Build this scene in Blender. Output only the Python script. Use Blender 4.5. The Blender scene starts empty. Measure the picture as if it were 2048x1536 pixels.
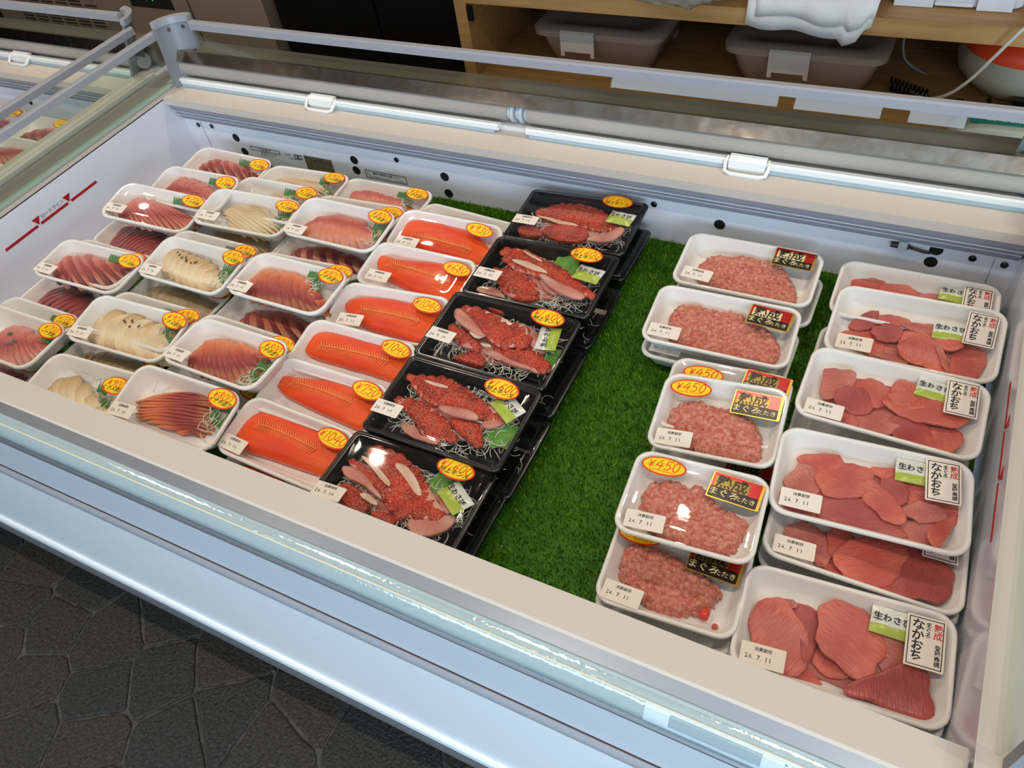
import bpy, bmesh, math, random
import numpy as np
from math import sin, cos, pi, radians
from mathutils import Vector, Matrix, Euler

SC = bpy.context.scene
COL = SC.collection
random.seed(7)
RNG = np.random.default_rng(11)

# ------------------------------------------------------------------ camera
cam_d = bpy.data.cameras.new('camera')
cam = bpy.data.objects.new('camera', cam_d); COL.objects.link(cam)
CAM_F = 1566.24
cam_d.sensor_fit = 'HORIZONTAL'; cam_d.sensor_width = 36.0
cam_d.lens = CAM_F / 2048 * 36.0
cam_d.clip_start = 0.02; cam_d.clip_end = 60
cam.matrix_world = Matrix.Translation((0, 0, 0.72)) @ Matrix.Rotation(0.601086, 4, 'Z') @ Matrix.Rotation(0.740552, 4, 'X') @ Matrix.Rotation(-0.189395, 4, 'Z')
SC.camera = cam

# ------------------------------------------------------------------ world, lights, exposure
SC.view_settings.view_transform = 'Standard'
SC.view_settings.look = 'None'
SC.view_settings.gamma = 1.0
SC.view_settings.use_curve_mapping = False
SC.view_settings.exposure = 0.10
try:
    SC.cycles.use_denoising = True
    SC.cycles.transparent_max_bounces = 16
    SC.cycles.max_bounces = 8
    SC.cycles.caustics_reflective = False; SC.cycles.caustics_refractive = False
    SC.cycles.sample_clamp_indirect = 4.0
except Exception:
    pass
world = bpy.data.worlds.new('daylight_sky'); SC.world = world
world.use_nodes = True
wb = world.node_tree.nodes['Background']
wb.inputs['Color'].default_value = (0.80, 0.88, 1.0, 1)
wb.inputs['Strength'].default_value = 0.12

CEIL = 2.05
def downlight(x, y, power, size=0.05, color=(1.0, 0.84, 0.66)):
    l = bpy.data.lights.new('ceiling_downlight_beam', 'AREA')
    l.shape = 'DISK'; l.size = size; l.energy = power; l.color = color; l.spread = radians(140)
    o = bpy.data.objects.new('ceiling_downlight_beam', l); COL.objects.link(o)
    o.location = (x, y, CEIL - 0.03)
    return o
for lx, pw in ((-3.19, 7.0), (-1.84, 8.5), (-0.48, 5.6), (0.87, 5.0)): downlight(lx, 1.85, pw)
for lx in (-2.5, -1.6, -0.74, 0.13, 1.0): downlight(lx, 0.15, 3.6)
for lx in (-4.3, -2.45, -0.85, 0.7): downlight(lx, -1.7, 3.6)
# daylight through the shop front: three high windows and an added, unseen entrance to the right that brightens the front panel
WY = -3.0
def daylight(x0, x1, z0, z1, radiance, color=(0.62, 0.82, 1.0)):
    l = bpy.data.lights.new('window_daylight', 'AREA'); l.shape = 'RECTANGLE'
    l.size = x1 - x0; l.size_y = z1 - z0; l.color = color; l.energy = radiance * pi * (x1 - x0) * (z1 - z0)
    o = bpy.data.objects.new('window_daylight', l); COL.objects.link(o)
    o.location = ((x0 + x1) / 2, WY - .02, (z0 + z1) / 2); o.rotation_euler = (radians(90), 0, 0)
WINDOWS = [(-1.98, -.85), (-.75, -.24), (-.085, .22)]
WIN_Z = (.855, 1.70)
ADDED_DOOR = (.75, 3.3, -.80, 1.55)
for w0, w1 in WINDOWS: daylight(w0, w1, WIN_Z[0], WIN_Z[1], 5.0)
daylight(ADDED_DOOR[0], ADDED_DOOR[1], ADDED_DOOR[2] + .02, ADDED_DOOR[3], 10.5)

# ------------------------------------------------------------------ helpers
def lin(c):
    c = c / 255.0
    return c / 12.92 if c <= 0.04045 else ((c + 0.055) / 1.055) ** 2.4
def rgb(r, g, b): return (lin(r), lin(g), lin(b), 1.0)
MATS = {}
def mat(name, color=(200, 200, 200), rough=0.5, metal=0.0, spec=0.5, coat=0.0, bump=None, noise=None, sss=0.0, emit=None):
    """plain principled material; bump=(scale,strength,distance); noise=(scale,colour2,lo,hi)"""
    if name in MATS: return MATS[name]
    m = bpy.data.materials.new(name); m.use_nodes = True
    nt = m.node_tree; b = nt.nodes['Principled BSDF']
    b.inputs['Base Color'].default_value = rgb(*color)
    b.inputs['Roughness'].default_value = rough; b.inputs['Metallic'].default_value = metal
    b.inputs['Specular IOR Level'].default_value = spec
    if coat: b.inputs['Coat Weight'].default_value = coat; b.inputs['Coat Roughness'].default_value = 0.06
    if sss:
        b.inputs['Subsurface Weight'].default_value = sss; b.inputs['Subsurface Scale'].default_value = 0.006
        b.inputs['Subsurface Radius'].default_value = (1.0, 0.45, 0.3)
    if emit:
        b.inputs['Emission Color'].default_value = rgb(*emit[0]); b.inputs['Emission Strength'].default_value = emit[1]
    if bump or noise:
        tc = nt.nodes.new('ShaderNodeTexCoord')
    if noise:
        n = nt.nodes.new('ShaderNodeTexNoise'); n.inputs['Scale'].default_value = noise[0]; n.inputs['Detail'].default_value = 6
        r = nt.nodes.new('ShaderNodeValToRGB')
        r.color_ramp.elements[0].position = noise[2]; r.color_ramp.elements[1].position = noise[3]
        r.color_ramp.elements[0].color = rgb(*color); r.color_ramp.elements[1].color = rgb(*noise[1])
        nt.links.new(tc.outputs['Object'], n.inputs['Vector']); nt.links.new(n.outputs['Fac'], r.inputs['Fac'])
        nt.links.new(r.outputs['Color'], b.inputs['Base Color'])
    if bump:
        n2 = nt.nodes.new('ShaderNodeTexNoise'); n2.inputs['Scale'].default_value = bump[0]; n2.inputs['Detail'].default_value = 4
        bp = nt.nodes.new('ShaderNodeBump'); bp.inputs['Strength'].default_value = bump[1]; bp.inputs['Distance'].default_value = bump[2]
        nt.links.new(tc.outputs['Object'], n2.inputs['Vector']); nt.links.new(n2.outputs['Fac'], bp.inputs['Height'])
        nt.links.new(bp.outputs['Normal'], b.inputs['Normal'])
    MATS[name] = m
    return m
def clear_mat(name, tint=(255, 255, 255), rough=0.04, haze=0.0, hazecol=(235, 240, 240), ior=1.45, bump=None, gain=1.0):
    """thin clear sheet: see-through with a fresnel sheen and a trace of haze"""
    if name in MATS: return MATS[name]
    m = bpy.data.materials.new(name); m.use_nodes = True
    nt = m.node_tree; N = nt.nodes; L = nt.links
    N.remove(N['Principled BSDF']); out = N['Material Output']
    tr = N.new('ShaderNodeBsdfTransparent'); tr.inputs['Color'].default_value = rgb(*tint)
    gl = N.new('ShaderNodeBsdfGlossy'); gl.inputs['Roughness'].default_value = rough
    df = N.new('ShaderNodeBsdfDiffuse'); df.inputs['Color'].default_value = rgb(*hazecol)
    fr = N.new('ShaderNodeFresnel'); ge = N.new('ShaderNodeNewGeometry')
    im = N.new('ShaderNodeMath'); im.operation = 'MULTIPLY_ADD'; im.inputs[1].default_value = 1 / ior - ior; im.inputs[2].default_value = ior   # same sheen from both faces of the sheet
    L.new(ge.outputs['Backfacing'], im.inputs[0]); L.new(im.outputs[0], fr.inputs['IOR'])
    mx1 = N.new('ShaderNodeMixShader'); mx1.inputs['Fac'].default_value = haze
    L.new(tr.outputs[0], mx1.inputs[1]); L.new(df.outputs[0], mx1.inputs[2])
    mx = N.new('ShaderNodeMixShader')
    mu = N.new('ShaderNodeMath'); mu.operation = 'MULTIPLY'; mu.inputs[1].default_value = gain; mu.use_clamp = True
    L.new(fr.outputs[0], mu.inputs[0]); L.new(mu.outputs[0], mx.inputs['Fac'])
    L.new(mx1.outputs[0], mx.inputs[1]); L.new(gl.outputs[0], mx.inputs[2]); L.new(mx.outputs[0], out.inputs['Surface'])
    if bump:
        tc = N.new('ShaderNodeTexCoord'); n2 = N.new('ShaderNodeTexNoise'); n2.inputs['Scale'].default_value = bump[0]; n2.inputs['Detail'].default_value = 3
        bp = N.new('ShaderNodeBump'); bp.inputs['Strength'].default_value = bump[1]; bp.inputs['Distance'].default_value = bump[2]
        L.new(tc.outputs['Object'], n2.inputs['Vector']); L.new(n2.outputs['Fac'], bp.inputs['Height'])
        L.new(bp.outputs['Normal'], gl.inputs['Normal']); L.new(bp.outputs['Normal'], fr.inputs['Normal'])
    MATS[name] = m
    return m

class MB:
    def __init__(s): s.v = []; s.f = []; s.mi = []; s.uv = []; s.has_uv = False
    def add(s, verts, faces, mi=0, uv=None):
        o = len(s.v); s.v += [tuple(p) for p in verts]
        s.f += [tuple(i + o for i in f) for f in faces]; s.mi += [mi] * len(faces)
        if uv is not None: s.has_uv = True
        s.uv += list(uv) if uv is not None else [(0, 0)] * len(verts)
    def box(s, x0, x1, y0, y1, z0, z1, mi=0, M=None):
        v = [(x, y, z) for z in (z0, z1) for x, y in ((x0, y0), (x1, y0), (x1, y1), (x0, y1))]
        if M is not None: v = [tuple(M @ Vector(p)) for p in v]
        s.add(v, [(3, 2, 1, 0), (4, 5, 6, 7), (0, 1, 5, 4), (1, 2, 6, 5), (2, 3, 7, 6), (3, 0, 4, 7)], mi)
    def loft(s, rings, mi=0, closed=True, cap0=False, cap1=False, uv=None):
        n = len(rings[0]); o = len(s.v)
        v = [p for r in rings for p in r]; f = []
        for i in range(len(rings) - 1):
            for j in range(n if closed else n - 1):
                k = (j + 1) % n
                f.append((i * n + j, i * n + k, (i + 1) * n + k, (i + 1) * n + j))
        if cap0: f.append(tuple(reversed(range(n))))
        if cap1: f.append(tuple(range((len(rings) - 1) * n, len(rings) * n)))
        s.add(v, f, mi, uv)
    def prism_x(s, prof, x0, x1, mi=0, caps=True):
        """extrude a closed (y,z) outline along x"""
        s.loft([[(x0, y, z) for y, z in prof], [(x1, y, z) for y, z in prof]], mi, True, caps, caps)
    def prism_y(s, prof, y0, y1, mi=0, caps=True):
        s.loft([[(x, y0, z) for x, z in prof], [(x, y1, z) for x, z in prof]], mi, True, caps, caps)
    def tube(s, pts, r, sides=6, mi=0, caps=True):
        pts = [Vector(p) for p in pts]; rings = []
        up = Vector((0, 0, 1))
        for i, p in enumerate(pts):
            d = (pts[min(i + 1, len(pts) - 1)] - pts[max(i - 1, 0)])
            d = d.normalized() if d.length > 1e-9 else Vector((1, 0, 0))
            a = d.cross(up)
            if a.length < 1e-3: a = d.cross(Vector((1, 0, 0)))
            a.normalize(); b = a.cross(d)
            rr = r[i] if isinstance(r, (list, tuple)) else r
            rings.append([tuple(p + (a * cos(t) + b * sin(t)) * rr) for t in [2 * pi * k / sides for k in range(sides)]])
        s.loft(rings, mi, True, caps, caps)
    def disc(s, c, r, axis='z', n=20, mi=0, h=0.0):
        def P(a, rr, hh):
            u, v = rr * cos(a), rr * sin(a)
            return {'z': (c[0] + u, c[1] + v, c[2] + hh), 'y': (c[0] + u, c[1] + hh, c[2] + v), 'x': (c[0] + hh, c[1] + u, c[2] + v)}[axis]
        A = [2 * pi * i / n for i in range(n)]
        s.loft([[P(a, r, 0) for a in A], [P(a, r, h) for a in A]], mi, True, True, True)
    def mesh(s, name, mats, smooth=False):
        me = bpy.data.meshes.new(name); me.from_pydata(s.v, [], s.f)
        for m in (mats if isinstance(mats, (list, tuple)) else [mats]): me.materials.append(m)
        me.polygons.foreach_set('material_index', s.mi)
        if s.has_uv:
            ul = me.uv_layers.new(name='UVMap')
            li = np.empty(len(me.loops), dtype=np.int32); me.loops.foreach_get('vertex_index', li)
            ul.data.foreach_set('uv', np.array(s.uv, dtype=np.float32)[li].ravel())
        if smooth: me.polygons.foreach_set('use_smooth', [True] * len(me.polygons))
        me.update()
        if smooth and smooth is not True:
            try: me.set_sharp_from_angle(angle=radians(smooth))
            except Exception: pass
        return me
def link(name, data, parent=None, loc=None, rot=None, **props):
    o = bpy.data.objects.new(name, data); COL.objects.link(o)
    if parent is not None: o.parent = parent
    if loc is not None: o.location = loc
    if rot is not None: o.rotation_euler = rot
    for k, v in props.items(): o[k] = v
    return o
def build(name, mb, mats, parent=None, smooth=False, **props):
    return link(name, mb.mesh(name, mats, smooth), parent, **props)
def thing(name, label, cat, loc=(0, 0, 0), rot=None, group=None):
    o = bpy.data.objects.new(name, None); COL.objects.link(o)
    o.empty_display_size = 0.03; o.location = loc
    if rot is not None: o.rotation_euler = rot
    o['label'] = label; o['category'] = cat
    if group: o['group'] = group
    return o
def rrect(w, d, r, n=6, z=0.0):
    """rounded rectangle, counter-clockwise"""
    r = max(0.001, min(r, w / 2 - 1e-4, d / 2 - 1e-4)); p = []
    for cx, cy, a0 in ((w / 2 - r, d / 2 - r, 0), (-w / 2 + r, d / 2 - r, 90), (-w / 2 + r, -d / 2 + r, 180), (w / 2 - r, -d / 2 + r, 270)):
        for k in range(n + 1):
            a = radians(a0 + 90 * k / n); p.append((cx + r * cos(a), cy + r * sin(a), z))
    return p
def smooth_poly(P, it=2):
    P = [tuple(p) for p in P]
    for _ in range(it):
        Q = []
        for i in range(len(P)):
            a, b = P[i], P[(i + 1) % len(P)]
            Q += [(a[0] * .75 + b[0] * .25, a[1] * .75 + b[1] * .25), (a[0] * .25 + b[0] * .75, a[1] * .25 + b[1] * .75)]
        P = Q
    return P
def resample(P, n):
    P = np.array(P, float); Q = np.vstack([P, P[:1]]); L = np.r_[0, np.cumsum(np.hypot(*np.diff(Q, axis=0).T))]
    t = np.linspace(0, L[-1], n, endpoint=False)
    return np.c_[np.interp(t, L, Q[:, 0]), np.interp(t, L, Q[:, 1])]
def ccw(P):
    a = sum(P[i][0] * P[(i + 1) % len(P)][1] - P[(i + 1) % len(P)][0] * P[i][1] for i in range(len(P)))
    return P if a > 0 else P[::-1]

# text: flat printed lettering as mesh, cached
TXT = {}
def text_mesh(s, size, m, bold=0.0, shear=0.0, align='CENTER', spacing=1.0, line=1.0):
    key = (s, round(size, 5), m.name, bold, shear, align, spacing, line)
    if key in TXT: return TXT[key]
    cu = bpy.data.curves.new('printed_text', 'FONT'); cu.body = s; cu.size = size; cu.align_x = align; cu.align_y = 'CENTER'
    cu.resolution_u = 1; cu.fill_mode = 'FRONT'; cu.offset = bold * size; cu.shear = shear; cu.space_character = spacing; cu.space_line = line
    ob = bpy.data.objects.new('printed_text', cu); COL.objects.link(ob)
    dg = bpy.context.evaluated_depsgraph_get(); dg.update()
    me = bpy.data.meshes.new_from_object(ob.evaluated_get(dg))
    bpy.data.objects.remove(ob); bpy.data.curves.remove(cu)
    me.materials.clear(); me.materials.append(m)
    TXT[key] = me
    return me
# handwriting: strokes as thin flat ribbons
EL = lambda cx, cy, rx, ry, a0=90, a1=450, n=12: [(cx + rx * cos(radians(a0 + (a1 - a0) * i / n)), cy + ry * sin(radians(a0 + (a1 - a0) * i / n))) for i in range(n + 1)]
GLY = {'0': (.62, [EL(.3, .5, .25, .5)]), '1': (.35, [[(.2, 1.02), (.14, 0)]]),
 '3': (.6, [[(.05, .9), (.3, 1), (.5, .8), (.25, .55), (.52, .3), (.3, 0), (.02, .1)]]),
 '4': (.66, [[(.4, 1), (0, .35), (.62, .38)], [(.48, .68), (.4, -.05)]]),
 '5': (.62, [[(.58, 1), (.15, .98), (.08, .58), (.35, .64), (.55, .35), (.35, .02), (.02, .08)]]),
 '6': (.6, [[(.45, 1), (.14, .55), (.06, .22), (.28, 0), (.5, .2), (.36, .46), (.1, .3)]]),
 '7': (.62, [[(.04, .74), (.06, .96), (.58, .98), (.22, 0)]]),
 '8': (.6, [[(.5, .85), (.3, 1), (.1, .8), (.3, .55), (.52, .25), (.28, 0), (.05, .22), (.3, .52), (.5, .85)]]),
 '9': (.6, [[(.5, .85), (.28, 1), (.06, .78), (.26, .52), (.5, .82), (.4, 0)]]),
 ',': (.22, [[(.12, .1), (.04, -.18)]]), '.': (.2, [[(.06, .02), (.12, .06)]]),
 '\u00a5': (.55, [[(.02, .8), (.22, .45), (.46, .8)], [(.22, .45), (.22, .02)], [(.04, .42), (.42, .42)], [(.04, .24), (.42, .24)]])}
def ribbon(mb, pts, w, z):
    for (x0, y0), (x1, y1) in zip(pts, pts[1:]):
        L = math.hypot(x1 - x0, y1 - y0) or 1e-6; nx, ny = -(y1 - y0) / L * w / 2, (x1 - x0) / L * w / 2
        ex, ey = (x1 - x0) / L * w * .3, (y1 - y0) / L * w * .3
        mb.add([(x0 - nx - ex, y0 - ny - ey, z), (x1 - nx + ex, y1 - ny + ey, z), (x1 + nx + ex, y1 + ny + ey, z), (x0 + nx - ex, y0 + ny - ey, z)], [(0, 1, 2, 3)])
def hand_mesh(s, h, w, m, z=0.0, slant=.18):
    key = ('hand', s, round(h, 5), m.name)
    if key in TXT: return TXT[key]
    mb = MB(); x = 0; tot = sum(GLY[c][0] + .1 for c in s)
    for c in s:
        gw, st = GLY[c]
        for line in st: ribbon(mb, [((x + px + slant * py - tot / 2) * h, (py - .5) * h) for px, py in line], w, z)
        x += gw + .1
    TXT[key] = mb.mesh('handwriting', m)
    return TXT[key]

# ------------------------------------------------------------------ materials
FOAM = mat('white_foam', (240, 237, 232), .55, spec=.3, sss=0)
FILM = clear_mat('cling_film', rough=.02, haze=.012, ior=1.38, bump=(30, .10, .0015), gain=.85)
LIDM = clear_mat('clear_lid', rough=.03, haze=.006, ior=1.45)
GLASS = clear_mat('rail_glass', tint=(248, 252, 249), rough=.01, haze=0.0, ior=1.5)
SIDEGLASS = clear_mat('side_glass', tint=(248, 252, 249), rough=.02, haze=.02, hazecol=(150, 148, 140), ior=1.45, gain=.3)
GLASSEDGE = mat('glass_edge', (170, 190, 172), .2)
BLACKP = mat('black_tray_plastic', (14, 14, 15), .22, spec=.6)
STICK_R = mat('sticker_red', (226, 62, 14), .5); STICK_Y = mat('sticker_yellow', (255, 212, 0), .5)
INK_O = mat('orange_marker', (240, 72, 20), .6); INK_B = mat('black_marker', (30, 26, 20), .6)
PAPER = mat('label_paper', (238, 228, 216), .6); PRINT = mat('black_print', (24, 22, 22), .6); PRINTG = mat('grey_print', (70, 68, 70), .6)
PRINT_R = mat('red_print', (205, 30, 35), .6)
GOLD = mat('gold_foil', (206, 170, 70), .28, metal=.85); RED_F = mat('red_foil', (190, 22, 20), .25, metal=.35, spec=.7)
BLK_F = mat('black_foil', (36, 26, 16), .3, metal=.3); CREAM_INK = mat('pale_gold_print', (226, 214, 160), .4, metal=.2)
GREEN_L = mat('green_leaf', (44, 112, 38), .45, noise=(60, (70, 140, 50), .3, .75)); SHISO = mat('shiso_green', (66, 130, 30), .5, noise=(80, (110, 165, 60), .35, .7), bump=(90, .5, .002))
DAIKON = mat('white_radish_shreds', (226, 222, 208), .35, spec=.6)
PACKET = mat('packet_silver', (205, 210, 205), .22, spec=.8, metal=.25); PACKG = mat('packet_green', (172, 188, 66), .28); PACKT = mat('packet_clear_white', (225, 228, 220), .25, spec=.7)
WHITEP = mat('white_painted_steel', (232, 230, 230), .22, spec=.5)
WALLP = mat('glossy_white_liner', (234, 234, 244), .13, spec=.5)
CREAM = mat('warm_white_ledge', (206, 197, 187), .35)
ALU = mat('brushed_aluminium', (176, 178, 184), .32, metal=.75, bump=(12, .04, .001))
GREYP = mat('grey_rail_plastic', (158, 158, 165), .38)
GREYD = mat('grey_post_plastic', (128, 132, 138), .4)
STEEL = mat('stainless_steel', (168, 152, 136), .15, metal=1.0, bump=(38, .22, .002), noise=(40, (186, 176, 164), .4, .65))
DARKST = mat('dark_steel_top', (158, 150, 136), .28, metal=.7)
BLIND = mat('night_blind_cloth', (180, 172, 162), .6, noise=(8, (166, 158, 150), .3, .7)); BAR = mat('white_pull_bar', (242, 244, 244), .3)
BUMP = mat('pale_bumper_plastic', (188, 204, 206), .07, metal=.25, spec=.8, bump=(150, .16, .003))
PANEL = mat('white_front_panel', (232, 236, 240), .28)
HOLE = mat('vent_hole_black', (4, 4, 5), .8); SCREW = mat('screw_steel', (120, 122, 126), .25, metal=1.0)
RED_L = mat('load_line_red', (176, 14, 24), .5); DARKTRIM = mat('dark_red_seam', (70, 40, 42), .5)
CLIPM = mat('clip_grey', (170, 180, 188), .4); CABLE = mat('dark_cable', (40, 32, 34), .5)
BROWNST = mat('bronze_plate', (150, 136, 112), .4, metal=.4, noise=(200, (120, 106, 84), .4, .6))
WOOD = mat('pale_wood', (176, 134, 82), .5, noise=(5, (154, 112, 64), .35, .7)); 
def _wood():
    nt = WOOD.node_tree; mp = nt.nodes.new('ShaderNodeMapping'); mp.inputs['Scale'].default_value = (1.2, 14, 14)
    n = [x for x in nt.nodes if x.type == 'TEX_NOISE'][0]; tc = [x for x in nt.nodes if x.type == 'TEX_COORD'][0]
    nt.links.new(tc.outputs['Object'], mp.inputs['Vector']); nt.links.new(mp.outputs['Vector'], n.inputs['Vector'])
_wood()
BLACKM = mat('matt_black', (5, 5, 6), .7, spec=.2)
BEIGE = mat('beige_machine_paint', (150, 134, 118), .5); BEIGED = mat('beige_vent_shadow', (52, 44, 36), .7)
BINM = clear_mat('frosted_bin_plastic', tint=(222, 212, 204), rough=.22, haze=.5, hazecol=(196, 176, 162), ior=1.4)
BINW = mat('white_bin_clip', (196, 188, 182), .4)
BAGM = clear_mat('crinkled_bag_film', tint=(244, 244, 238), rough=.08, haze=.22, hazecol=(214, 212, 200), ior=1.5, bump=(60, .7, .008))
TOWEL = mat('white_towel', (216, 212, 208), .8, bump=(120, .4, .002)); TUBW = mat('white_tub_plastic', (206, 206, 210), .4)
ORANGE = mat('orange_plastic', (200, 60, 24), .4); IVORY = mat('ivory_plastic', (150, 142, 122), .45); TEAL = mat('teal_wrapper', (20, 140, 130), .3)
CORD = mat('white_cord', (205, 200, 190), .4); STRIPM = mat('pale_blue_sheet', (196, 206, 222), .4, bump=(60, .5, .002))
LEDG = mat('green_led', (20, 60, 30), .5, emit=((20, 255, 80), 1.5)); DISPB = mat('display_black', (10, 12, 10), .25)
JOINT = mat('floor_joint', (58, 56, 54), .85, noise=(60, (92, 90, 86), .35, .7), bump=(300, .5, .003))
def stone_mat(name, c1, c2):
    m = mat(name, c1, .6, spec=.3, noise=(150, c2, .3, .72), bump=(170, .8, .004)); return m
STONES = [stone_mat('slate_stone_a', (40, 39, 37), (74, 70, 65)), stone_mat('slate_stone_b', (43, 40, 37), (78, 70, 62)), stone_mat('slate_stone_c', (37, 37, 36), (68, 66, 63))]
CONC = mat('plain_plaster', (205, 198, 188), .8); CEILM = mat('ceiling_board', (232, 226, 218), .8); DARKW = mat('dark_back_wall', (30, 27, 25), .8)
TURF = None

# ------------------------------------------------------------------ the room
FZ = -0.80
def structure(name, mb, m, **k): return build(name, mb, m, None, kind='structure', **k)
b = MB(); b.box(-6, 4.5, -3.1, 2.6, FZ - .06, FZ - .004); floor = structure('floor', b, JOINT)
b = MB(); b.box(-6, 4.5, -3.1, 2.6, CEIL, CEIL + .05); structure('ceiling', b, CEILM)
b = MB(); b.box(-6, 4.5, 2.5, 2.6, FZ - .004, CEIL); structure('wall_back', b, DARKW)
b = MB(); b.box(-6.1, -6, -3.1, 2.6, FZ - .004, CEIL); structure('wall_left', b, DARKW)
b = MB(); b.box(4.5, 4.6, -3.1, 2.6, FZ - .004, CEIL); structure('wall_right', b, CONC)
b = MB(); b.box(-6, ADDED_DOOR[0], -3.1, WY, FZ - .004, WIN_Z[0]); b.box(-6, ADDED_DOOR[0], -3.1, WY, WIN_Z[1], CEIL); b.box(ADDED_DOOR[0], ADDED_DOOR[1], -3.1, WY, ADDED_DOOR[3], CEIL); b.box(ADDED_DOOR[1], 4.5, -3.1, WY, FZ - .004, CEIL)
for x0, x1 in ((-6, WINDOWS[0][0]), (WINDOWS[0][1], WINDOWS[1][0]), (WINDOWS[1][1], WINDOWS[2][0]), (WINDOWS[2][1], ADDED_DOOR[0])): b.box(x0, x1, -3.1, WY, WIN_Z[0], WIN_Z[1])
structure('wall_front', b, DARKW)

# stones of the floor: irregular cells, each its own piece with recessed joints
def clip_half(P, a, n):
    out = []
    for i in range(len(P)):
        p, q = P[i], P[(i + 1) % len(P)]
        dp = (p[0] - a[0]) * n[0] + (p[1] - a[1]) * n[1]; dq = (q[0] - a[0]) * n[0] + (q[1] - a[1]) * n[1]
        if dp <= 0: out.append(p)
        if dp * dq < 0:
            t = dp / (dp - dq); out.append((p[0] + (q[0] - p[0]) * t, p[1] + (q[1] - p[1]) * t))
    return out
def stones():
    seeds = list(STONE_SEEDS)
    rs = np.random.default_rng(5); 
    y = -.7
    while y < 1.5:
        x = -2.6
        while x < 1.7:
            q = (x + rs.uniform(-.05, .05), y + rs.uniform(-.05, .05))
            if all(math.hypot(q[0] - s[0], q[1] - s[1]) > .125 for s in seeds): seeds.append(q)
            x += .155
        y += .15
    for i, s in enumerate(seeds):
        if not ((-2.0 < s[0] < 1.3 and -.45 < s[1] < .40) or (.27 < s[0] < 1.3 and s[1] < 1.25 and s[1] > 0)): continue
        P = [(s[0] - .5, s[1] - .5), (s[0] + .5, s[1] - .5), (s[0] + .5, s[1] + .5), (s[0] - .5, s[1] + .5)]
        for t in seeds:
            if t is s or math.hypot(t[0] - s[0], t[1] - s[1]) > .9: continue
            P = clip_half(P, ((s[0] + t[0]) / 2, (s[1] + t[1]) / 2), (t[0] - s[0], t[1] - s[1]))
            if not P: break
        if len(P) < 3: continue
        P = resample(P, 34).tolist(); P = [(p[0] + rs.uniform(-.0016, .0016), p[1] + rs.uniform(-.0016, .0016)) for p in P]
        cx = sum(p[0] for p in P) / len(P); cy = sum(p[1] for p in P) / len(P)
        mb = MB(); w = .0034
        def inset(d, z):
            o = []
            for x, y in P:
                L = math.hypot(x - cx, y - cy); o.append((cx + (x - cx) * (1 - d / L), cy + (y - cy) * (1 - d / L), z))
            return o
        j = rs.uniform(-.0006, .0006)
        mb.loft([inset(w, FZ - .004), inset(w + .001, FZ - .001 + j), inset(w + .0035, FZ + j)], 0, True, False, True)
        build('stone', mb, STONES[i % 3], floor)
STONE_SEEDS = [(-1.562, 0.135), (-1.592, 0.258), (-1.447, 0.257), (-1.294, 0.172), (-1.387, 0.022), (-1.225, 0.068), (-1.308, -0.058), (-1.178, -0.006), (-1.116, 0.159), (-1.199, 0.281), (-1.011, 0.248), (-1.007, 0.076), (-0.812, 0.147), (-0.783, 0.244), (-0.652, 0.246), (-1.441, 0.144), (-1.536, 0.055), (-0.945, 0.155)]
stones()

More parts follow.
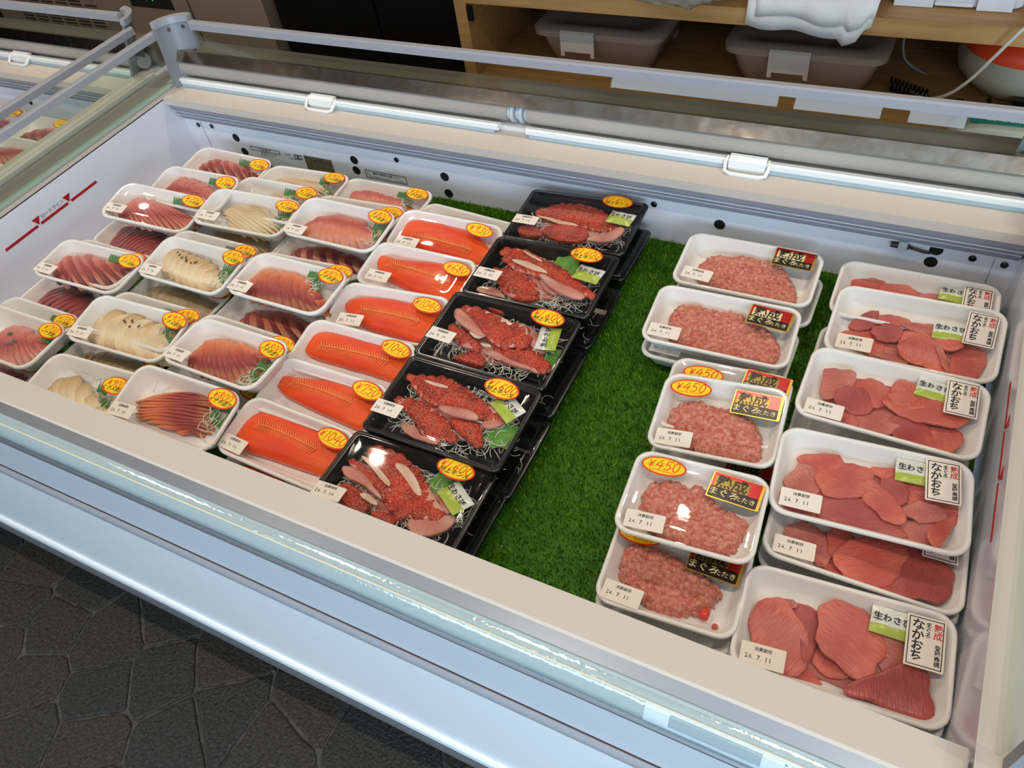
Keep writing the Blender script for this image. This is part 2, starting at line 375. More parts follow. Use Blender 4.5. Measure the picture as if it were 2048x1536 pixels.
# ------------------------------------------------------------------ chilled display case (built once per origin)
XL, XR, YF, YB, GZ = -1.43, 0.166, 0.312, 1.04, -0.14
def box_part(name, m, dims, parent, **k):
    mb = MB(); mb.box(*dims); return build(name, mb, m, parent, **k)
def make_case(label, main=True):
    T = thing('display_case', label, 'display case', (-.63, .65, FZ))
    def part(name, mb, m, smooth=False, parent=None, **k):
        mb.v = [(x + .63, y - .65, z - FZ) for x, y, z in mb.v]
        return build(name, mb, m, parent or T, smooth, **k)
    xa, xb = XL - .032, XR + .033
    xf = XL - .076
    # well
    b = MB(); b.box(XL, XR, YF - .02, YB + .03, GZ - .03, GZ - .006); part('well_floor', b, WALLP)
    b = MB(); b.box(XL - .02, XL, YF - .02, YB + .03, GZ - .03, -.004); part('left_liner', b, WALLP)
    b = MB(); b.box(XR + .004, XR + .024, YF - .02, YB + .03, GZ - .03, .012); part('right_liner', b, WALLP)
    b = MB(); b.box(XL, XR + .004, YB, YB + .02, GZ - .03, -.058); back = part('back_liner', b, WALLP)
    b = MB(); b.prism_x([(YF, -.004), (YF, GZ - .03), (YF - .02, GZ - .03), (YF - .02, -.004)], XL, XR); part('front_liner', b, WALLP)
    # fixed groove rails under the ledge, with the ledge itself
    b = MB(); b.prism_x([(1.012, 0), (1.012, -.0155), (1.016, -.018), (1.062, -.018), (1.078, 0)], XL + .001, XR + .002); part('rear_ledge', b, CREAM)
    b = MB()
    for y0, z1, z0 in ((1.0195, -.018, -.031), (1.0275, -.0315, -.0435), (1.0345, -.044, -.0575)):
        b.prism_x([(y0, z1), (y0, z0 + .002), (y0 + .0015, z0), (1.058, z0), (1.058, z1)], XL + .002, XR + .002)
    part('groove_rail', b, mat('grey_groove', (150, 152, 164), .4))
    b = MB()
    for y0, z in ((1.0205, -.0318), (1.0288, -.0443), (1.0358, -.0582)):
        b.box(XL + .003, XR + .001, y0 - .0015, y0 + .012, z - .0012, z)
    part('groove_lip', b, mat('pale_groove_lip', (222, 228, 236), .35))
    # rims
    b = MB(); b.prism_y([(XL, 0), (XL, -.006), (xa, -.006), (xa, .004), (XL - .010, .004), (XL - .008, .001)], YF - .04, 1.078); part('left_rim', b, CREAM)
    b = MB(); b.prism_y([(XR, .012), (XR + .004, -.006), (xb + .01, -.006), (xb + .01, .012), (XR + .022, .015), (XR + .012, .013)], YF - .042, 1.078); part('right_rim', b, CREAM)
    b = MB(); b.prism_x([(YF, 0), (YF, -.008), (.272, -.010), (.272, -.0015), (.275, 0)], XL - .02, XR - .002); part('front_rim', b, CREAM)
    b = MB(); b.prism_x([(.2735, -.001), (.2735, -.03), (.258, -.03), (.258, -.012), (.2605, -.0085)], xf, xb + .01); part('grey_trim', b, ALU)
    # rounded bumper
    prof = [(.262, -.010), (.2588, -.0085), (.2560, -.0098)]
    for a in np.linspace(88, -48, 18): prof.append((.2575 - .0190 * cos(radians(a)) , -.0315 + .0215 * sin(radians(a))))
    prof += [(.2405, -.0460), (.262, -.050)]
    b = MB(); b.prism_x(prof, xf, xb + .01); part('bumper_rail', b, BUMP, smooth=50)
    b = MB(); b.tube([(xf, .2478, -.0128), (xb + .01, .2478, -.0128)], .0011, 6); part('bumper_bead', b, mat('cream_bead', (226, 220, 198), .35))
    b = MB(); b.prism_x([(.2385, -.0445), (.2365, -.047), (.2365, -.051), (.262, -.051), (.262, -.0445)], xf, xb + .01); part('bumper_edge', b, ALU)
    # front below
    b = MB(); b.box(xf, xb + .01, .2415, .262, -.168, -.051); part('upper_band', b, mat('blue_grey_band', (200, 206, 214), .3))
    b = MB(); b.box(xf, xb + .01, .2405, .25, -.1705, -.168); part('seam', b, DARKTRIM)
    b = MB(); b.prism_x([(.2395, -.171), (.2360, -.176), (.2350, -.184), (.2360, -.192), (.2395, -.198), (.26, -.198), (.26, -.171)], xf, xb + .01); part('panel_moulding', b, GREYP, smooth=40)
    b = MB(); b.box(xf, xb + .01, .240, .258, -.502, -.198); part('front_panel', b, PANEL)
    b = MB(); b.prism_x([(.236, -.502), (.2335, -.508), (.2335, -.526), (.26, -.526), (.26, -.502)], xf, xb + .01); part('white_skirting', b, BAR)
    prof = [(.26, -.527)] + [(.2460 - .0145 * sin(radians(a)) , -.5600 + .033 * cos(radians(a))) for a in np.linspace(0, 180, 13)] + [(.26, -.595)]
    b = MB(); b.prism_x(prof, xf, xb + .01); part('kick_bumper', b, ALU, smooth=60)
    b = MB(); b.box(xf, xb + .01, .262, 1.15, -.585, -.20); part('body', b, PANEL)
    b = MB(); b.box(xf, xb + .01, .33, 1.10, FZ, -.585); part('plinth', b, BLACKM)
    # rear: blind rollers, pull bars, stainless strip, service top
    b = MB(); b.box(xa, xb + .01, 1.078, 1.15, -.2, .008); part('rear_beam', b, WHITEP)
    for x0, x1 in ((XL + .004, -.645), (-.607, XR + .01)):
        b = MB()
        A = np.linspace(0, 2 * pi, 24, endpoint=False)
        b.loft([[(x, 1.0935 + .0165 * cos(a), .0285 + .0165 * sin(a)) for a in A] for x in (x0, x1)], 0, True, True, True); ro = part('blind_roller', b, BLIND, smooth=40)
        b = MB(); b.prism_x([(1.0645, .0055), (1.0645, .0135), (1.067, .0155), (1.0745, .0155), (1.0765, .0135), (1.0765, .0055)], x0 + .003, x1 - .012); part('pull_bar', b, BAR)
        b = MB(); b.box(x0 + .01, x1 - .02, 1.062, 1.078, .0005, .0052); part('bar_shade_strip', b, mat('pale_blue_shade', (176, 196, 206), .4))  # pale blue strip paints the shadow stripe under the pull bar
    b = MB()
    for k, xx in enumerate(np.linspace(-.643, -.609, 5)):
        A = np.linspace(0, 2 * pi, 20, endpoint=False); rr = (.013, .0175, .012, .0175, .013)[k]
        b.loft([[(x, 1.0935 + rr * cos(a), .0285 + rr * sin(a)) for a in A] for x in (xx - .003, xx + .003)], 0, True, True, True)
    part('roller_coupling', b, mat('pale_coupling', (196, 206, 210), .35), smooth=40)
    for hx in (-1.044, -.223):
        b = MB(); b.prism_x([(1.0595, .0), (1.0575, .006), (1.0605, .0165), (1.0735, .0215), (1.0785, .018), (1.0765, .003)], hx - .028, hx + .028)
        h = part('blind_handle', b, BAR)
        b = MB(); b.tube([(hx - .031, 1.072, .017), (hx - .0335, 1.062, .012), (hx - .031, 1.050, .0035), (hx - .022, 1.047, .002), (hx + .022, 1.047, .002), (hx + .031, 1.050, .0035), (hx + .0335, 1.062, .012), (hx + .031, 1.072, .017)], .0032, 8)
        part('handle_loop', b, BAR, smooth=True, parent=h)
    b = MB(); b.prism_x([(1.0795, .046), (1.0815, .0445), (1.0935, .0625), (1.0925, .064)], XL + .002, xb); part('stainless_strip', b, STEEL)
    b = MB(); b.prism_x([(1.0935, .0625), (1.0935, .0605), (1.138, .0575), (1.15, .0575), (1.15, .008), (1.111, .008), (1.111, .050)], XL + .002, xb); part('service_top', b, DARKST)
    # leaning rear glass and its rail, side glass and rail
    b = MB(); b.prism_x([(1.0965, .0625), (1.0995, .0625), (1.1155, .106), (1.1125, .106)], XL + .06, XR - .03); part('rear_glass', b, GLASS)
    b = MB(); b.prism_x([(1.1075, .1035), (1.1075, .1165), (1.1095, .1195), (1.119, .1195), (1.1215, .1165), (1.1215, .1035)], XL + .055, XR - .03); part('rear_rail', b, GREYP)
    for side in (-1, 1):
        X = XL if side < 0 else XR + .004
        b = MB(); b.prism_y([(X + side * .022 - .0065, .0925), (X + side * .022 - .0065, .105), (X + side * .022 - .004, .108), (X + side * .022 + .004, .108), (X + side * .022 + .0065, .105), (X + side * .022 + .0065, .0925)], .30, 1.086); part('side_rail', b, GREYP)
        b = MB(); b.box(X + side * .022 - .007, X + side * .022 + .007, .296, .308, .003, .108); part('rail_end_post', b, GREYD)
        gx = X + side * .010
        b = MB(); b.prism_y([(gx - .002, .004), (gx + .002, .004), (X + side * .020 + .002, .095), (X + side * .020 - .002, .095)], .31, 1.06); part('side_glass', b, SIDEGLASS)
        b = MB(); b.box(gx - .0045, gx + .0045, .31, 1.06, .004, .0105); part('side_glass_edge', b, GLASSEDGE)
        b = MB(); b.box(min(X + side * .015, X + side * .032), max(X + side * .015, X + side * .032), .31, 1.06, .0035, .0055)
        part('side_gasket', b, mat('grey_gasket', (128, 124, 116), .6))
        # corner post: a curved shell leaning back, with a cap
        s = -side
        def ring(r0, z, lean, grow=0.0):
            cx, cy = X + s * (.050 - lean * .75), 1.062 + lean; o = []
            for a in np.linspace(0, 90, 9):
                o.append((cx - s * (r0 + grow) * cos(radians(a)), cy + (r0 + grow) * sin(radians(a)), z))
            return o
        b = MB(); rows = []
        for z in (.004, .03, .06, .09, .118):
            ln = .028 * (z / .118) - .012
            o_, i_ = ring(.056, z, ln), ring(.049, z, ln); rows.append(o_ + i_[::-1])
        b.loft(rows, 0, True, True, True); post = part('corner_post', b, GREYD, smooth=35)
        b = MB(); b.loft([ring(.059, .112, .0148) + ring(.046, .112, .0148)[::-1], ring(.059, .1245, .0165) + ring(.046, .1245, .0165)[::-1]], 0, True, True, True); part('post_cap', b, GREYP, smooth=35, parent=post)
        b = MB()
        for a, z in ((32, .103), (68, .103), (80, .058)):
            ln = .028 * (z / .118) - .012
            cx, cy = X + s * (.050 - ln * .75), 1.062 + ln
            p = (cx - s * .0485 * cos(radians(a)), cy + .0485 * sin(radians(a)), z)
            q = (cx - s * .0455 * cos(radians(a)), cy + .0455 * sin(radians(a)), z)
            b.tube([p, q], .0036, 10)
        part('post_screw', b, SCREW, parent=post)
    # back liner fittings
    def on_back(x, z): return x, YB - .0006, z
    for x, z in ((-1.294, -.090), (-.985, -.093), (-.775, -.094), (-.252, -.091), (.062, -.090), (.064, -.0675), (-.774, -.131), (-.987, -.117), (-1.285, -.122)):
        if not main and x < -.9: continue
        b = MB(); b.disc((x, YB, z), .0092, 'y', 24, 0, -.0006); part('vent_hole', b, HOLE, parent=back)
    for x, z in ((-1.393, -.073), (-1.353, -.071), (-.878, -.074), (-.363, -.073), (.112, -.0705), (.153, -.0725)):
        b = MB(); b.disc((x, YB, z), .0052, 'y', 16, 0, -.002); b.disc((x, YB - .002, z), .0034, 'y', 12, 0, -.0014); part('screw', b, SCREW, parent=back)
    if main:
        b = MB(); b.tube([(.003, 1.034, -.0665), (.028, 1.034, -.0665)], .0042, 10); part('sensor_bulb', b, CABLE, smooth=40, parent=back)
        b = MB(); b.box(.0135, .0255, 1.0285, 1.039, -.0735, -.0560); b.disc((.0195, 1.0285, -.059), .0036, 'y', 12, 0, -.002); part('sensor_clip', b, CLIPM, parent=back)
        b = MB(); b.tube([(.028, 1.034, -.0665), (.038, 1.032, -.0668), (.048, 1.033, -.0695), (.056, 1.036, -.0715), (.064, 1.041, -.0690)], .0022, 8); part('sensor_cable', b, CABLE, smooth=True, parent=back)
        b = MB(); b.box(-1.3835, -1.3825, YB - .0006, YB, -.14, -.058); b.box(.1385, .1395, YB - .0006, YB, -.14, -.058); part('panel_seam', b, mat('seam_line', (150, 150, 158), .5), parent=back)
        # printed notices on the back liner
        b = MB(); b.box(-1.117, -1.046, YB - .0008, YB, -.137, -.1035); pl = part('bronze_plate', b, BROWNST, parent=back)
        RX = (radians(90), 0, 0)
        def notice(x, z, s, size, m=PRINTG, bold=0.0):
            link('printed_text', text_mesh(s, size, m, bold), back, (x + .63, YB - .0011 - .65, z - FZ), RX)
        def frame(x0, x1, z0, z1, t=.0007):
            b = MB()
            for d in ((x0, x1, z0, z0 + t), (x0, x1, z1 - t, z1), (x0, x0 + t, z0, z1), (x1 - t, x1, z0, z1)): b.box(d[0], d[1], YB - .0009, YB, d[2], d[3])
            part('printed_frame', b, PRINTG, parent=back)
        frame(-1.262, -1.182, -.113, -.1045); notice(-1.222, -.1088, '注 意 書 き', .0062); notice(-1.215, -.1165, '▲ 取扱上のご注意', .0052, PRINT); notice(-1.222, -.1225, '必ずお読みください', .0042)
        notice(-1.160, -.1085, '注意事項', .0042); frame(-1.143, -1.124, -.116, -.1055, .0014); notice(-1.1335, -.1108, '◎', .008, PRINT, .03)
        notice(-1.150, -.1175, '高温注意', .004); notice(-1.1065, -.1065, '認', .005); notice(-1.080, -.1125, '検査済証', .0062)
        frame(-.965, -.868, -.1285, -.1110); notice(-.9575, -.1200, '⚠', .012, PRINTG); notice(-.914, -.1165, '警告 内容物に注意 下さい', .0056, PRINT, .01); notice(-.914, -.1245, '手を触れないでください。けがの原因', .0046)
        # load lines on both end liners
        for X, sg, ys in ((XL, 1, (.560, .640, .715, .785)), (XR + .004, -1, (.545, .625, .70, .775))):
            zl = -.057 if sg > 0 else -.036
            for a, c in ((ys[0], ys[1] - .004), (ys[1] + .004, ys[2] - .004), (ys[2] + .004, ys[3])):
                b = MB(); b.box(min(X, X + sg * .0006), max(X, X + sg * .0006), a, c, zl - .0026, zl + .0026); part('load_line', b, RED_L)
            for yy in ys[1:3]:
                b = MB(); b.prism_x([(yy - .009, zl + .015), (yy, zl + .0005), (yy + .009, zl + .015)], min(X, X + sg * .0006), max(X, X + sg * .0006)); part('load_arrow', b, RED_L)
        link('printed_text', text_mesh('ロードライン', .0092, PRINTG), T, (XL + .0008 + .63, .6775 - .65, -.0475 - FZ), (radians(90), 0, radians(90)))
        # thermometer panel behind the bumper
        b = MB(); arc = lambda a0, a1, g, n=8: [(.2575 - (.0190 + g) * cos(radians(a)), -.0315 + (.0215 + g) * sin(radians(a))) for a in np.linspace(a0, a1, n)]
        b.prism_x(arc(62, -8, .0009) + arc(-8, 62, -.002), -.090, .085); pn = part('control_panel', b, mat('panel_clear', (200, 214, 218), .12, spec=.7), smooth=40)
        b = MB(); b.prism_x(arc(50, 14, .0014) + arc(14, 50, 0), -.066, .016); part('display_window', b, mat('display_grey', (150, 166, 172), .15), parent=pn)
        b = MB()
        for i in range(7):
            for j in range(5):
                y_, z_ = arc(48 - j * 9, 0, .0006, 2)[0]; b.disc((.036 + i * .006, y_, z_), .0014, 'y', 8, 0, -.0006)
        part('speaker_holes', b, mat('speaker_dot', (150, 168, 176), .4), parent=pn)
    return T
CASE = make_case('white open chilled display case full of packed fish, with grey rails and long front panel')
CASE2 = make_case('neighbouring white chilled display case, partly seen past the grey end rails', main=False)
CASE2.location.x -= 1.7175
b = MB(); b.box(-1.508, -1.4625, .29, 1.10, -.02, .0035); o = build('gap_cover', b, mat('grey_gap_cover', (132, 128, 120), .45))
o['label'] = 'flat grey cover strip closing the gap between the two display cases'; o['category'] = 'cover strip'

# ------------------------------------------------------------------ artificial turf on the well floor
def turf_mat():
    m = bpy.data.materials.new('artificial_turf'); m.use_nodes = True
    nt = m.node_tree; b = nt.nodes['Principled BSDF']; b.inputs['Roughness'].default_value = .6; b.inputs['Specular IOR Level'].default_value = .3
    at = nt.nodes.new('ShaderNodeAttribute'); at.attribute_name = 'tone'
    r = nt.nodes.new('ShaderNodeValToRGB'); r.color_ramp.elements[0].color = rgb(42, 92, 6); r.color_ramp.elements[1].color = rgb(156, 192, 46)
    e = r.color_ramp.elements.new(.6); e.color = rgb(76, 136, 14)
    nt.links.new(at.outputs['Fac'], r.inputs['Fac']); nt.links.new(r.outputs['Color'], b.inputs['Base Color'])
    return m
def make_turf():
    regions = [(-.40, .165, YF, YB - .002, 56000), (-.80, -.56, .93, YB - .002, 7000), (-1.20, -.93, .33, .62, 2500)]
    V = []; F = []; T = []; n = 0
    for x0, x1, y0, y1, k in regions:
        p = np.c_[RNG.uniform(x0, x1, k), RNG.uniform(y0, y1, k)]
        a = RNG.uniform(0, 2 * pi, k); L = RNG.uniform(.004, .0085, k); wd = RNG.uniform(.0007, .0012, k); tn = RNG.uniform(0, 1, k)
        lean = RNG.uniform(.0, .005, k); la = RNG.uniform(0, 2 * pi, k)
        ux, uy = np.cos(a) * wd, np.sin(a) * wd
        z0 = GZ - .005
        base1 = np.c_[p[:, 0] - ux, p[:, 1] - uy, np.full(k, z0)]; base2 = np.c_[p[:, 0] + ux, p[:, 1] + uy, np.full(k, z0)]
        tip = np.c_[p[:, 0] + lean * np.cos(la), np.minimum(p[:, 1] + lean * np.sin(la), YB - .001), z0 + L]
        V.append(np.stack([base1, base2, tip], 1).reshape(-1, 3)); T.append(np.repeat(tn, 3))
        F.append(np.arange(3 * k, dtype=np.int64).reshape(-1, 3) + n); n += 3 * k
    # backing sheet
    V.append(np.array([[-1.345, YF, GZ - .005], [XR, YF, GZ - .005], [XR, YB - .001, GZ - .005], [-1.345, YB - .001, GZ - .005]])); T.append(np.full(4, .15))
    V = np.concatenate(V); T = np.concatenate(T); F = np.concatenate(F)
    me = bpy.data.meshes.new('artificial_grass'); me.from_pydata(V.tolist(), [], F.tolist() + [[n, n + 1, n + 2, n + 3]])
    at = me.attributes.new('tone', 'FLOAT', 'POINT'); at.data.foreach_set('value', T.astype(np.float32))
    me.materials.append(turf_mat())
    return link('artificial_grass', me, None, kind='stuff', label='bright green artificial grass lining the bottom of the case', category='grass')
make_turf()

# ------------------------------------------------------------------ packs
SIZE = {'A': (.1935, .097, .030, .023), 'S': (.1916, .095, .030, .022), 'K': (.2095, .1345, .036, .010), 'M': (.2055, .1141, .030, .020), 'P': (.1578, .1197, .025, .020), 'E': (.2103, .1196, .023, .022)}
PACKS={
'c1a':["A",[-1.2328,0.9317,-0.0846],[-0.2,6.0,1.2],{"fish":[[-813,94],[-640,380],[-348,435],[179,353],[643,126],[460,-94],[-160,-49],[-567,-39]],"sticker":[741,269],"leaf":[235,407]}],
'c1b':["A",[-1.2238,0.8336,-0.0665],[0.6,10.6,-0.8],{"fish":[[-747,-32],[-667,325],[-461,572],[-14,418],[304,212],[664,153],[703,-67],[529,-167],[-379,-159]],"sticker":[695,280],"leaf":[275,441]}],
'c1c':["A",[-1.2531,0.7624,-0.0646],[6.3,5.2,5.8],{"fish":[[-676,-259],[-741,11],[-673,278],[-279,384],[202,266],[730,26],[848,-123],[657,-340],[93,-330]],"sticker":[677,348],"leaf":[311,411],"date":[-706,-241]}],
'c1d':["A",[-1.255,0.7,-0.107],[0,0,0],{"fish":[[-1128,-20],[-1070,359],[-932,548],[-479,585],[233,466],[339,-8],[296,-200],[-632,-218]],"sticker":[519,549]}],
'c1e':["A",[-1.2636,0.6102,-0.0826],[-2.7,-0.4,-2.5],{"sticker":[883,389],"leaf":[277,519]}],
'c1f':["A",[-1.245,0.5876,-0.0655],[3.6,3.2,2.9],{"fish":[[-1003,53],[-863,173],[-469,406],[-132,462],[550,264],[677,72],[588,-216],[106,-358],[-463,-337],[-800,-126]],"sticker":[705,288],"leaf":[241,389],"date":[-825,-308]}],
'c1g':["A",[-1.255,0.522,-0.107],[0,0,0],{"fish":[[-1059,2],[-924,320],[-760,458],[263,418],[420,-8],[317,-121],[-800,-97]],"sticker":[515,510]}],
'c1h':["A",[-1.2605,0.4429,-0.082],[-1.5,-0.4,-2.2],{"leaf":[305,374],"sticker":[799,301]}],
'c1i':["A",[-1.2337,0.4023,-0.0605],[0.3,2.2,0.2],{"fish":[[-386,-81],[-406,122],[-335,251],[256,409],[617,184],[709,-85],[439,-340],[-5,-392]],"sticker":[711,313],"leaf":[643,193]}],
'c1j':["A",[-1.25,0.368,-0.107],[0,0,0],{"fish":[[-685,-33],[-163,45],[298,69],[603,-62],[285,-312],[-343,-265]],"sticker":[556,212]}],
'c2a':["A",[-1.0384,0.928,-0.0858],[1.7,2.3,-1.3],{"fish":[[-827,182],[-686,415],[-360,520],[208,349],[550,142],[508,-97],[-95,10]],"sticker":[642,368],"leaf":[382,265]}],
'c2b':["A",[-1.0532,0.858,-0.0737],[-1.1,7.0,-2.4],{"fish":[[-281,263],[-46,365],[494,220],[753,74],[59,-10]],"sticker":[737,304],"leaf":[240,356]}],
'c2c':["A",[-1.0626,0.8078,-0.0686],[5.2,5.8,2.6],{"fish":[[-653,108],[-369,359],[-8,353],[743,-10],[797,-191],[594,-334],[149,-340],[-439,-180]],"sticker":[754,286],"leaf":[729,150],"date":[-666,-265]}],
'c2d':["A",[-1.055,0.742,-0.107],[0,0,0],{"fish":[[-1196,539],[-1081,733],[18,671],[357,360],[124,178],[-650,238]]}],
'c2e':["A",[-1.0649,0.6869,-0.0755],[-0.3,-0.1,-0.3],{"sticker":[778,305],"leaf":[270,444]}],
'c2f':["A",[-1.0482,0.6462,-0.06],[-0.5,8.3,-1.0],{"fish":[[-811,-5],[-958,392],[-575,415],[242,198],[549,73],[695,-191],[293,-401],[-91,-234],[-668,-145]],"sticker":[731,343],"leaf":[688,110],"date":[-690,-322]}],
'c2g':["A",[-1.055,0.567,-0.107],[0,0,0],{"fish":[[-1086,428],[-1029,633],[-369,703],[525,559],[681,266],[-134,261]],"sticker":[605,775]}],
'c2h':["A",[-1.0485,0.5185,-0.0756],[0.5,-0.2,-0.8],{"sticker":[789,306],"leaf":[248,477]}],
'c2i':["A",[-1.046,0.4885,-0.0639],[4.1,7.3,2.9],{"fish":[[-718,-10],[-633,315],[-263,399],[235,344],[602,290],[777,5],[804,-312],[606,-397],[-23,-309],[-429,-332]],"sticker":[725,358],"leaf":[681,220],"date":[-737,-305]}],
'c2j':["A",[-1.05,0.412,-0.107],[0,0,0],{"fish":[[-985,270],[-894,481],[286,544],[460,301],[292,141],[-538,217]],"sticker":[634,619]}],
'c2k':["A",[-1.0306,0.366,-0.0711],[3.0,5.0,-1.1],{"fish":[[-725,-113],[-568,194],[-338,226],[84,47],[606,-120],[672,-293],[-246,-271]],"sticker":[623,179],"leaf":[329,85]}],
'c3a':["A",[-0.8528,0.9315,-0.0871],[-0.3,3.4,-0.8],{"fish":[[-947,262],[-740,369],[-157,511],[212,381],[626,31],[45,-65],[-594,-38]],"sticker":[647,371],"leaf":[271,450]}],
'c3b':["A",[-0.8682,0.8626,-0.0767],[0.8,-0.6,-1.9],{"sticker":[818,263],"fish":[[-561,469],[-265,562],[230,451],[131,231],[-410,251]]}],
'c3c':["A",[-0.8539,0.8165,-0.0563],[0.3,7.0,0.5],{"fish":[[-764,-118],[-554,241],[-78,567],[184,471],[649,193],[825,8],[656,-190],[141,-406],[-491,-265]],"sticker":[677,339],"leaf":[787,152],"date":[-706,-338]}],
'c3d':["A",[-0.86,0.745,-0.107],[0,0,0],{"fish":[[-1220,390],[-805,707],[80,701],[539,575],[468,333],[-499,293]]}],
'c3e':["A",[-0.8601,0.6851,-0.0728],[3.4,0.6,0.1],{"sticker":[738,347]}],
'c3f':["A",[-0.8392,0.6519,-0.0492],[-0.4,4.3,-0.5],{"fish":[[-914,-74],[-794,228],[-243,387],[141,311],[783,-144],[783,-317],[167,-333],[-523,-328]],"sticker":[673,336],"leaf":[261,347],"date":[-784,-315]}],
'c3g':["A",[-0.855,0.577,-0.107],[0,0,0],{"fish":[[-839,386],[-602,688],[305,732],[602,333],[165,145],[-681,280]]}],
'c3h':["A",[-0.8543,0.5203,-0.0748],[-1.1,0.0,0.5],{"sticker":[743,360]}],
'c3i':["A",[-0.8299,0.4898,-0.0469],[-2.6,2.5,-2.9],{"fish":[[-635,-227],[-713,62],[-541,285],[-175,361],[208,293],[589,157],[535,-68],[447,-250],[342,-358],[31,-416],[-259,-393]],"sticker":[743,278],"leaf":[752,7],"date":[-801,-305]}],
'c3j':["A",[-0.8386,0.3813,-0.0539],[1.6,11.3,1.6],{"fish":[[-730,42],[-424,199],[91,367],[387,332],[563,42],[493,-196],[-334,-287],[-624,-203]],"sticker":[687,346],"leaf":[754,223],"date":[-761,-297]}],
'c3k':["A",[-0.845,0.425,-0.107],[0,0,0],{"sticker":[621,505]}],
'c4a':["S",[-0.6648,0.9037,-0.09],[-2.9,-0.2,1.4],{"fish":[[-681,459],[-261,558],[463,561],[651,409],[-1,303]]}],
'c4b':["S",[-0.6638,0.8511,-0.069],[2.9,9.0,2.4],{"fish":[[-783,-150],[-838,259],[-661,451],[-179,386],[379,298],[889,-12],[747,-261],[97,-213],[-696,-192]],"sticker":[544,283],"date":[-581,-264]}],
'c4c':["S",[-0.6655,0.7608,-0.0707],[0.6,8.0,0.7],{"fish":[[-905,150],[-822,266],[-549,224],[-15,312],[276,391],[709,364],[911,233],[820,-306],[405,-298],[113,-274],[-228,-173],[-562,-98]],"sticker":[657,222],"date":[-569,-260]}],
'c4d':["S",[-0.6583,0.6609,-0.07],[5.3,9.0,-0.1],{"fish":[[-796,52],[-725,226],[-301,326],[397,321],[817,219],[714,-283],[238,-234],[-420,-187]],"sticker":[601,257],"date":[-523,-247]}],
'c4e':["S",[-0.6601,0.5637,-0.07],[1.3,9.0,1.2],{"fish":[[-818,-2],[-811,244],[-652,413],[-326,447],[343,402],[846,319],[824,-86],[118,-75],[-718,-92]],"sticker":[631,304]}],
'c4f':["S",[-0.6553,0.4799,-0.07],[0.6,9.0,1.0],{"fish":[[-753,-29],[-813,207],[-702,214],[-443,254],[-26,344],[664,318],[694,-176],[307,-147],[-91,-118]],"sticker":[629,370]}],
'c4g':["S",[-0.6538,0.3968,-0.0701],[-1.6,9.0,0.8],{"fish":[[-853,-119],[-797,136],[-687,324],[-151,316],[326,322],[650,275],[659,-158],[156,-189],[-657,-247]],"sticker":[629,284],"date":[-698,-301]}],
'c4h':["S",[-0.652,0.383,-0.107],[0,0,0],{"fish":[[-997,-209],[-669,-146],[-66,-129],[-57,-216],[-657,-235]]}],
'k1':["K",[-0.4668,0.9512,-0.0612],[1.9,1.2,-1.4],{"skin":[[[-755,152],[-550,389],[-246,570],[93,526],[464,304],[723,105],[356,-49],[-71,1],[-520,14]],[[-488,-239],[-71,1],[250,-145],[229,-399],[-200,-463]],[[-899,-331],[-676,-207],[-396,-400],[-749,-553]]],"flesh":[[[250,-394],[633,-165],[756,77],[866,-41],[714,-391]]],"stripe":[[[-780,33],[-392,5],[95,-53],[-92,-132]]],"sticker":[551,545],"wasabi":[782,217],"date":[-779,-256]}],
'k1u':["K",[-0.461,0.946,-0.1035],[0,0,0],{}],
'k2':["K",[-0.4576,0.796,-0.0487],[0.1,3.0,-1.7],{"skin":[[[-890,-38],[-518,92],[-227,-21],[53,-223],[-34,-429],[-353,-487],[-592,-245]],[[-260,-582],[-59,-376],[180,-399],[1,-598]],[[-819,408],[-586,534],[-203,434],[353,228],[804,-47],[906,-138],[739,-154],[384,-102],[-74,52],[-561,81]]],"flesh":[[[-945,-403],[-648,-322],[-327,-540],[-519,-624],[-866,-507]],[[-61,24],[223,7],[479,-166],[244,-292]],[[-94,46],[372,-75],[840,-186],[767,-323],[344,-264]]],"stripe":[[[-645,254],[-207,239],[91,96],[-45,91],[-426,149]],[[-558,474],[-309,406],[-73,306],[-247,325]]],"leaf":[235,450],"wasabi":[774,209],"sticker":[561,511],"date":[-755,-262]}],
'k2u':["K",[-0.454,0.79,-0.1035],[0,0,0],{}],
'k3':["K",[-0.4617,0.6575,-0.0534],[-0.2,3.1,-0.2],{"skin":[[[11,-179],[445,27],[794,-69],[865,-224],[824,-340],[506,-301],[231,-243]],[[-816,27],[-748,98],[-496,1],[-211,-144],[-263,-239],[-490,-252],[-706,-100]],[[-445,529],[-319,619],[-151,572],[-230,496]],[[-447,-517],[-294,-374],[-114,-329],[11,-424],[-20,-555],[-250,-527]],[[-785,336],[-594,482],[-351,425],[87,352],[219,395],[353,247],[400,43],[98,-103],[-79,-53],[-237,54],[-635,184]]],"flesh":[[[212,409],[402,406],[722,89],[668,-5],[405,138]],[[-162,-237],[-3,-153],[284,-225],[680,-287],[646,-342],[204,-313]],[[-881,340],[-742,333],[-187,6],[-261,-50],[-511,29],[-783,137]]],"stripe":[[[-533,467],[-165,418],[83,335],[31,286],[-255,340]],[[-485,5],[-326,25],[-176,10],[-283,-105]],[[-211,-144],[-38,-133],[-14,-180],[-108,-195]]],"date":[-761,-267],"sticker":[577,551],"wasabi":[770,220],"leaf":[901,12]}],
'k3u':["K",[-0.452,0.652,-0.1035],[0,0,0],{}],
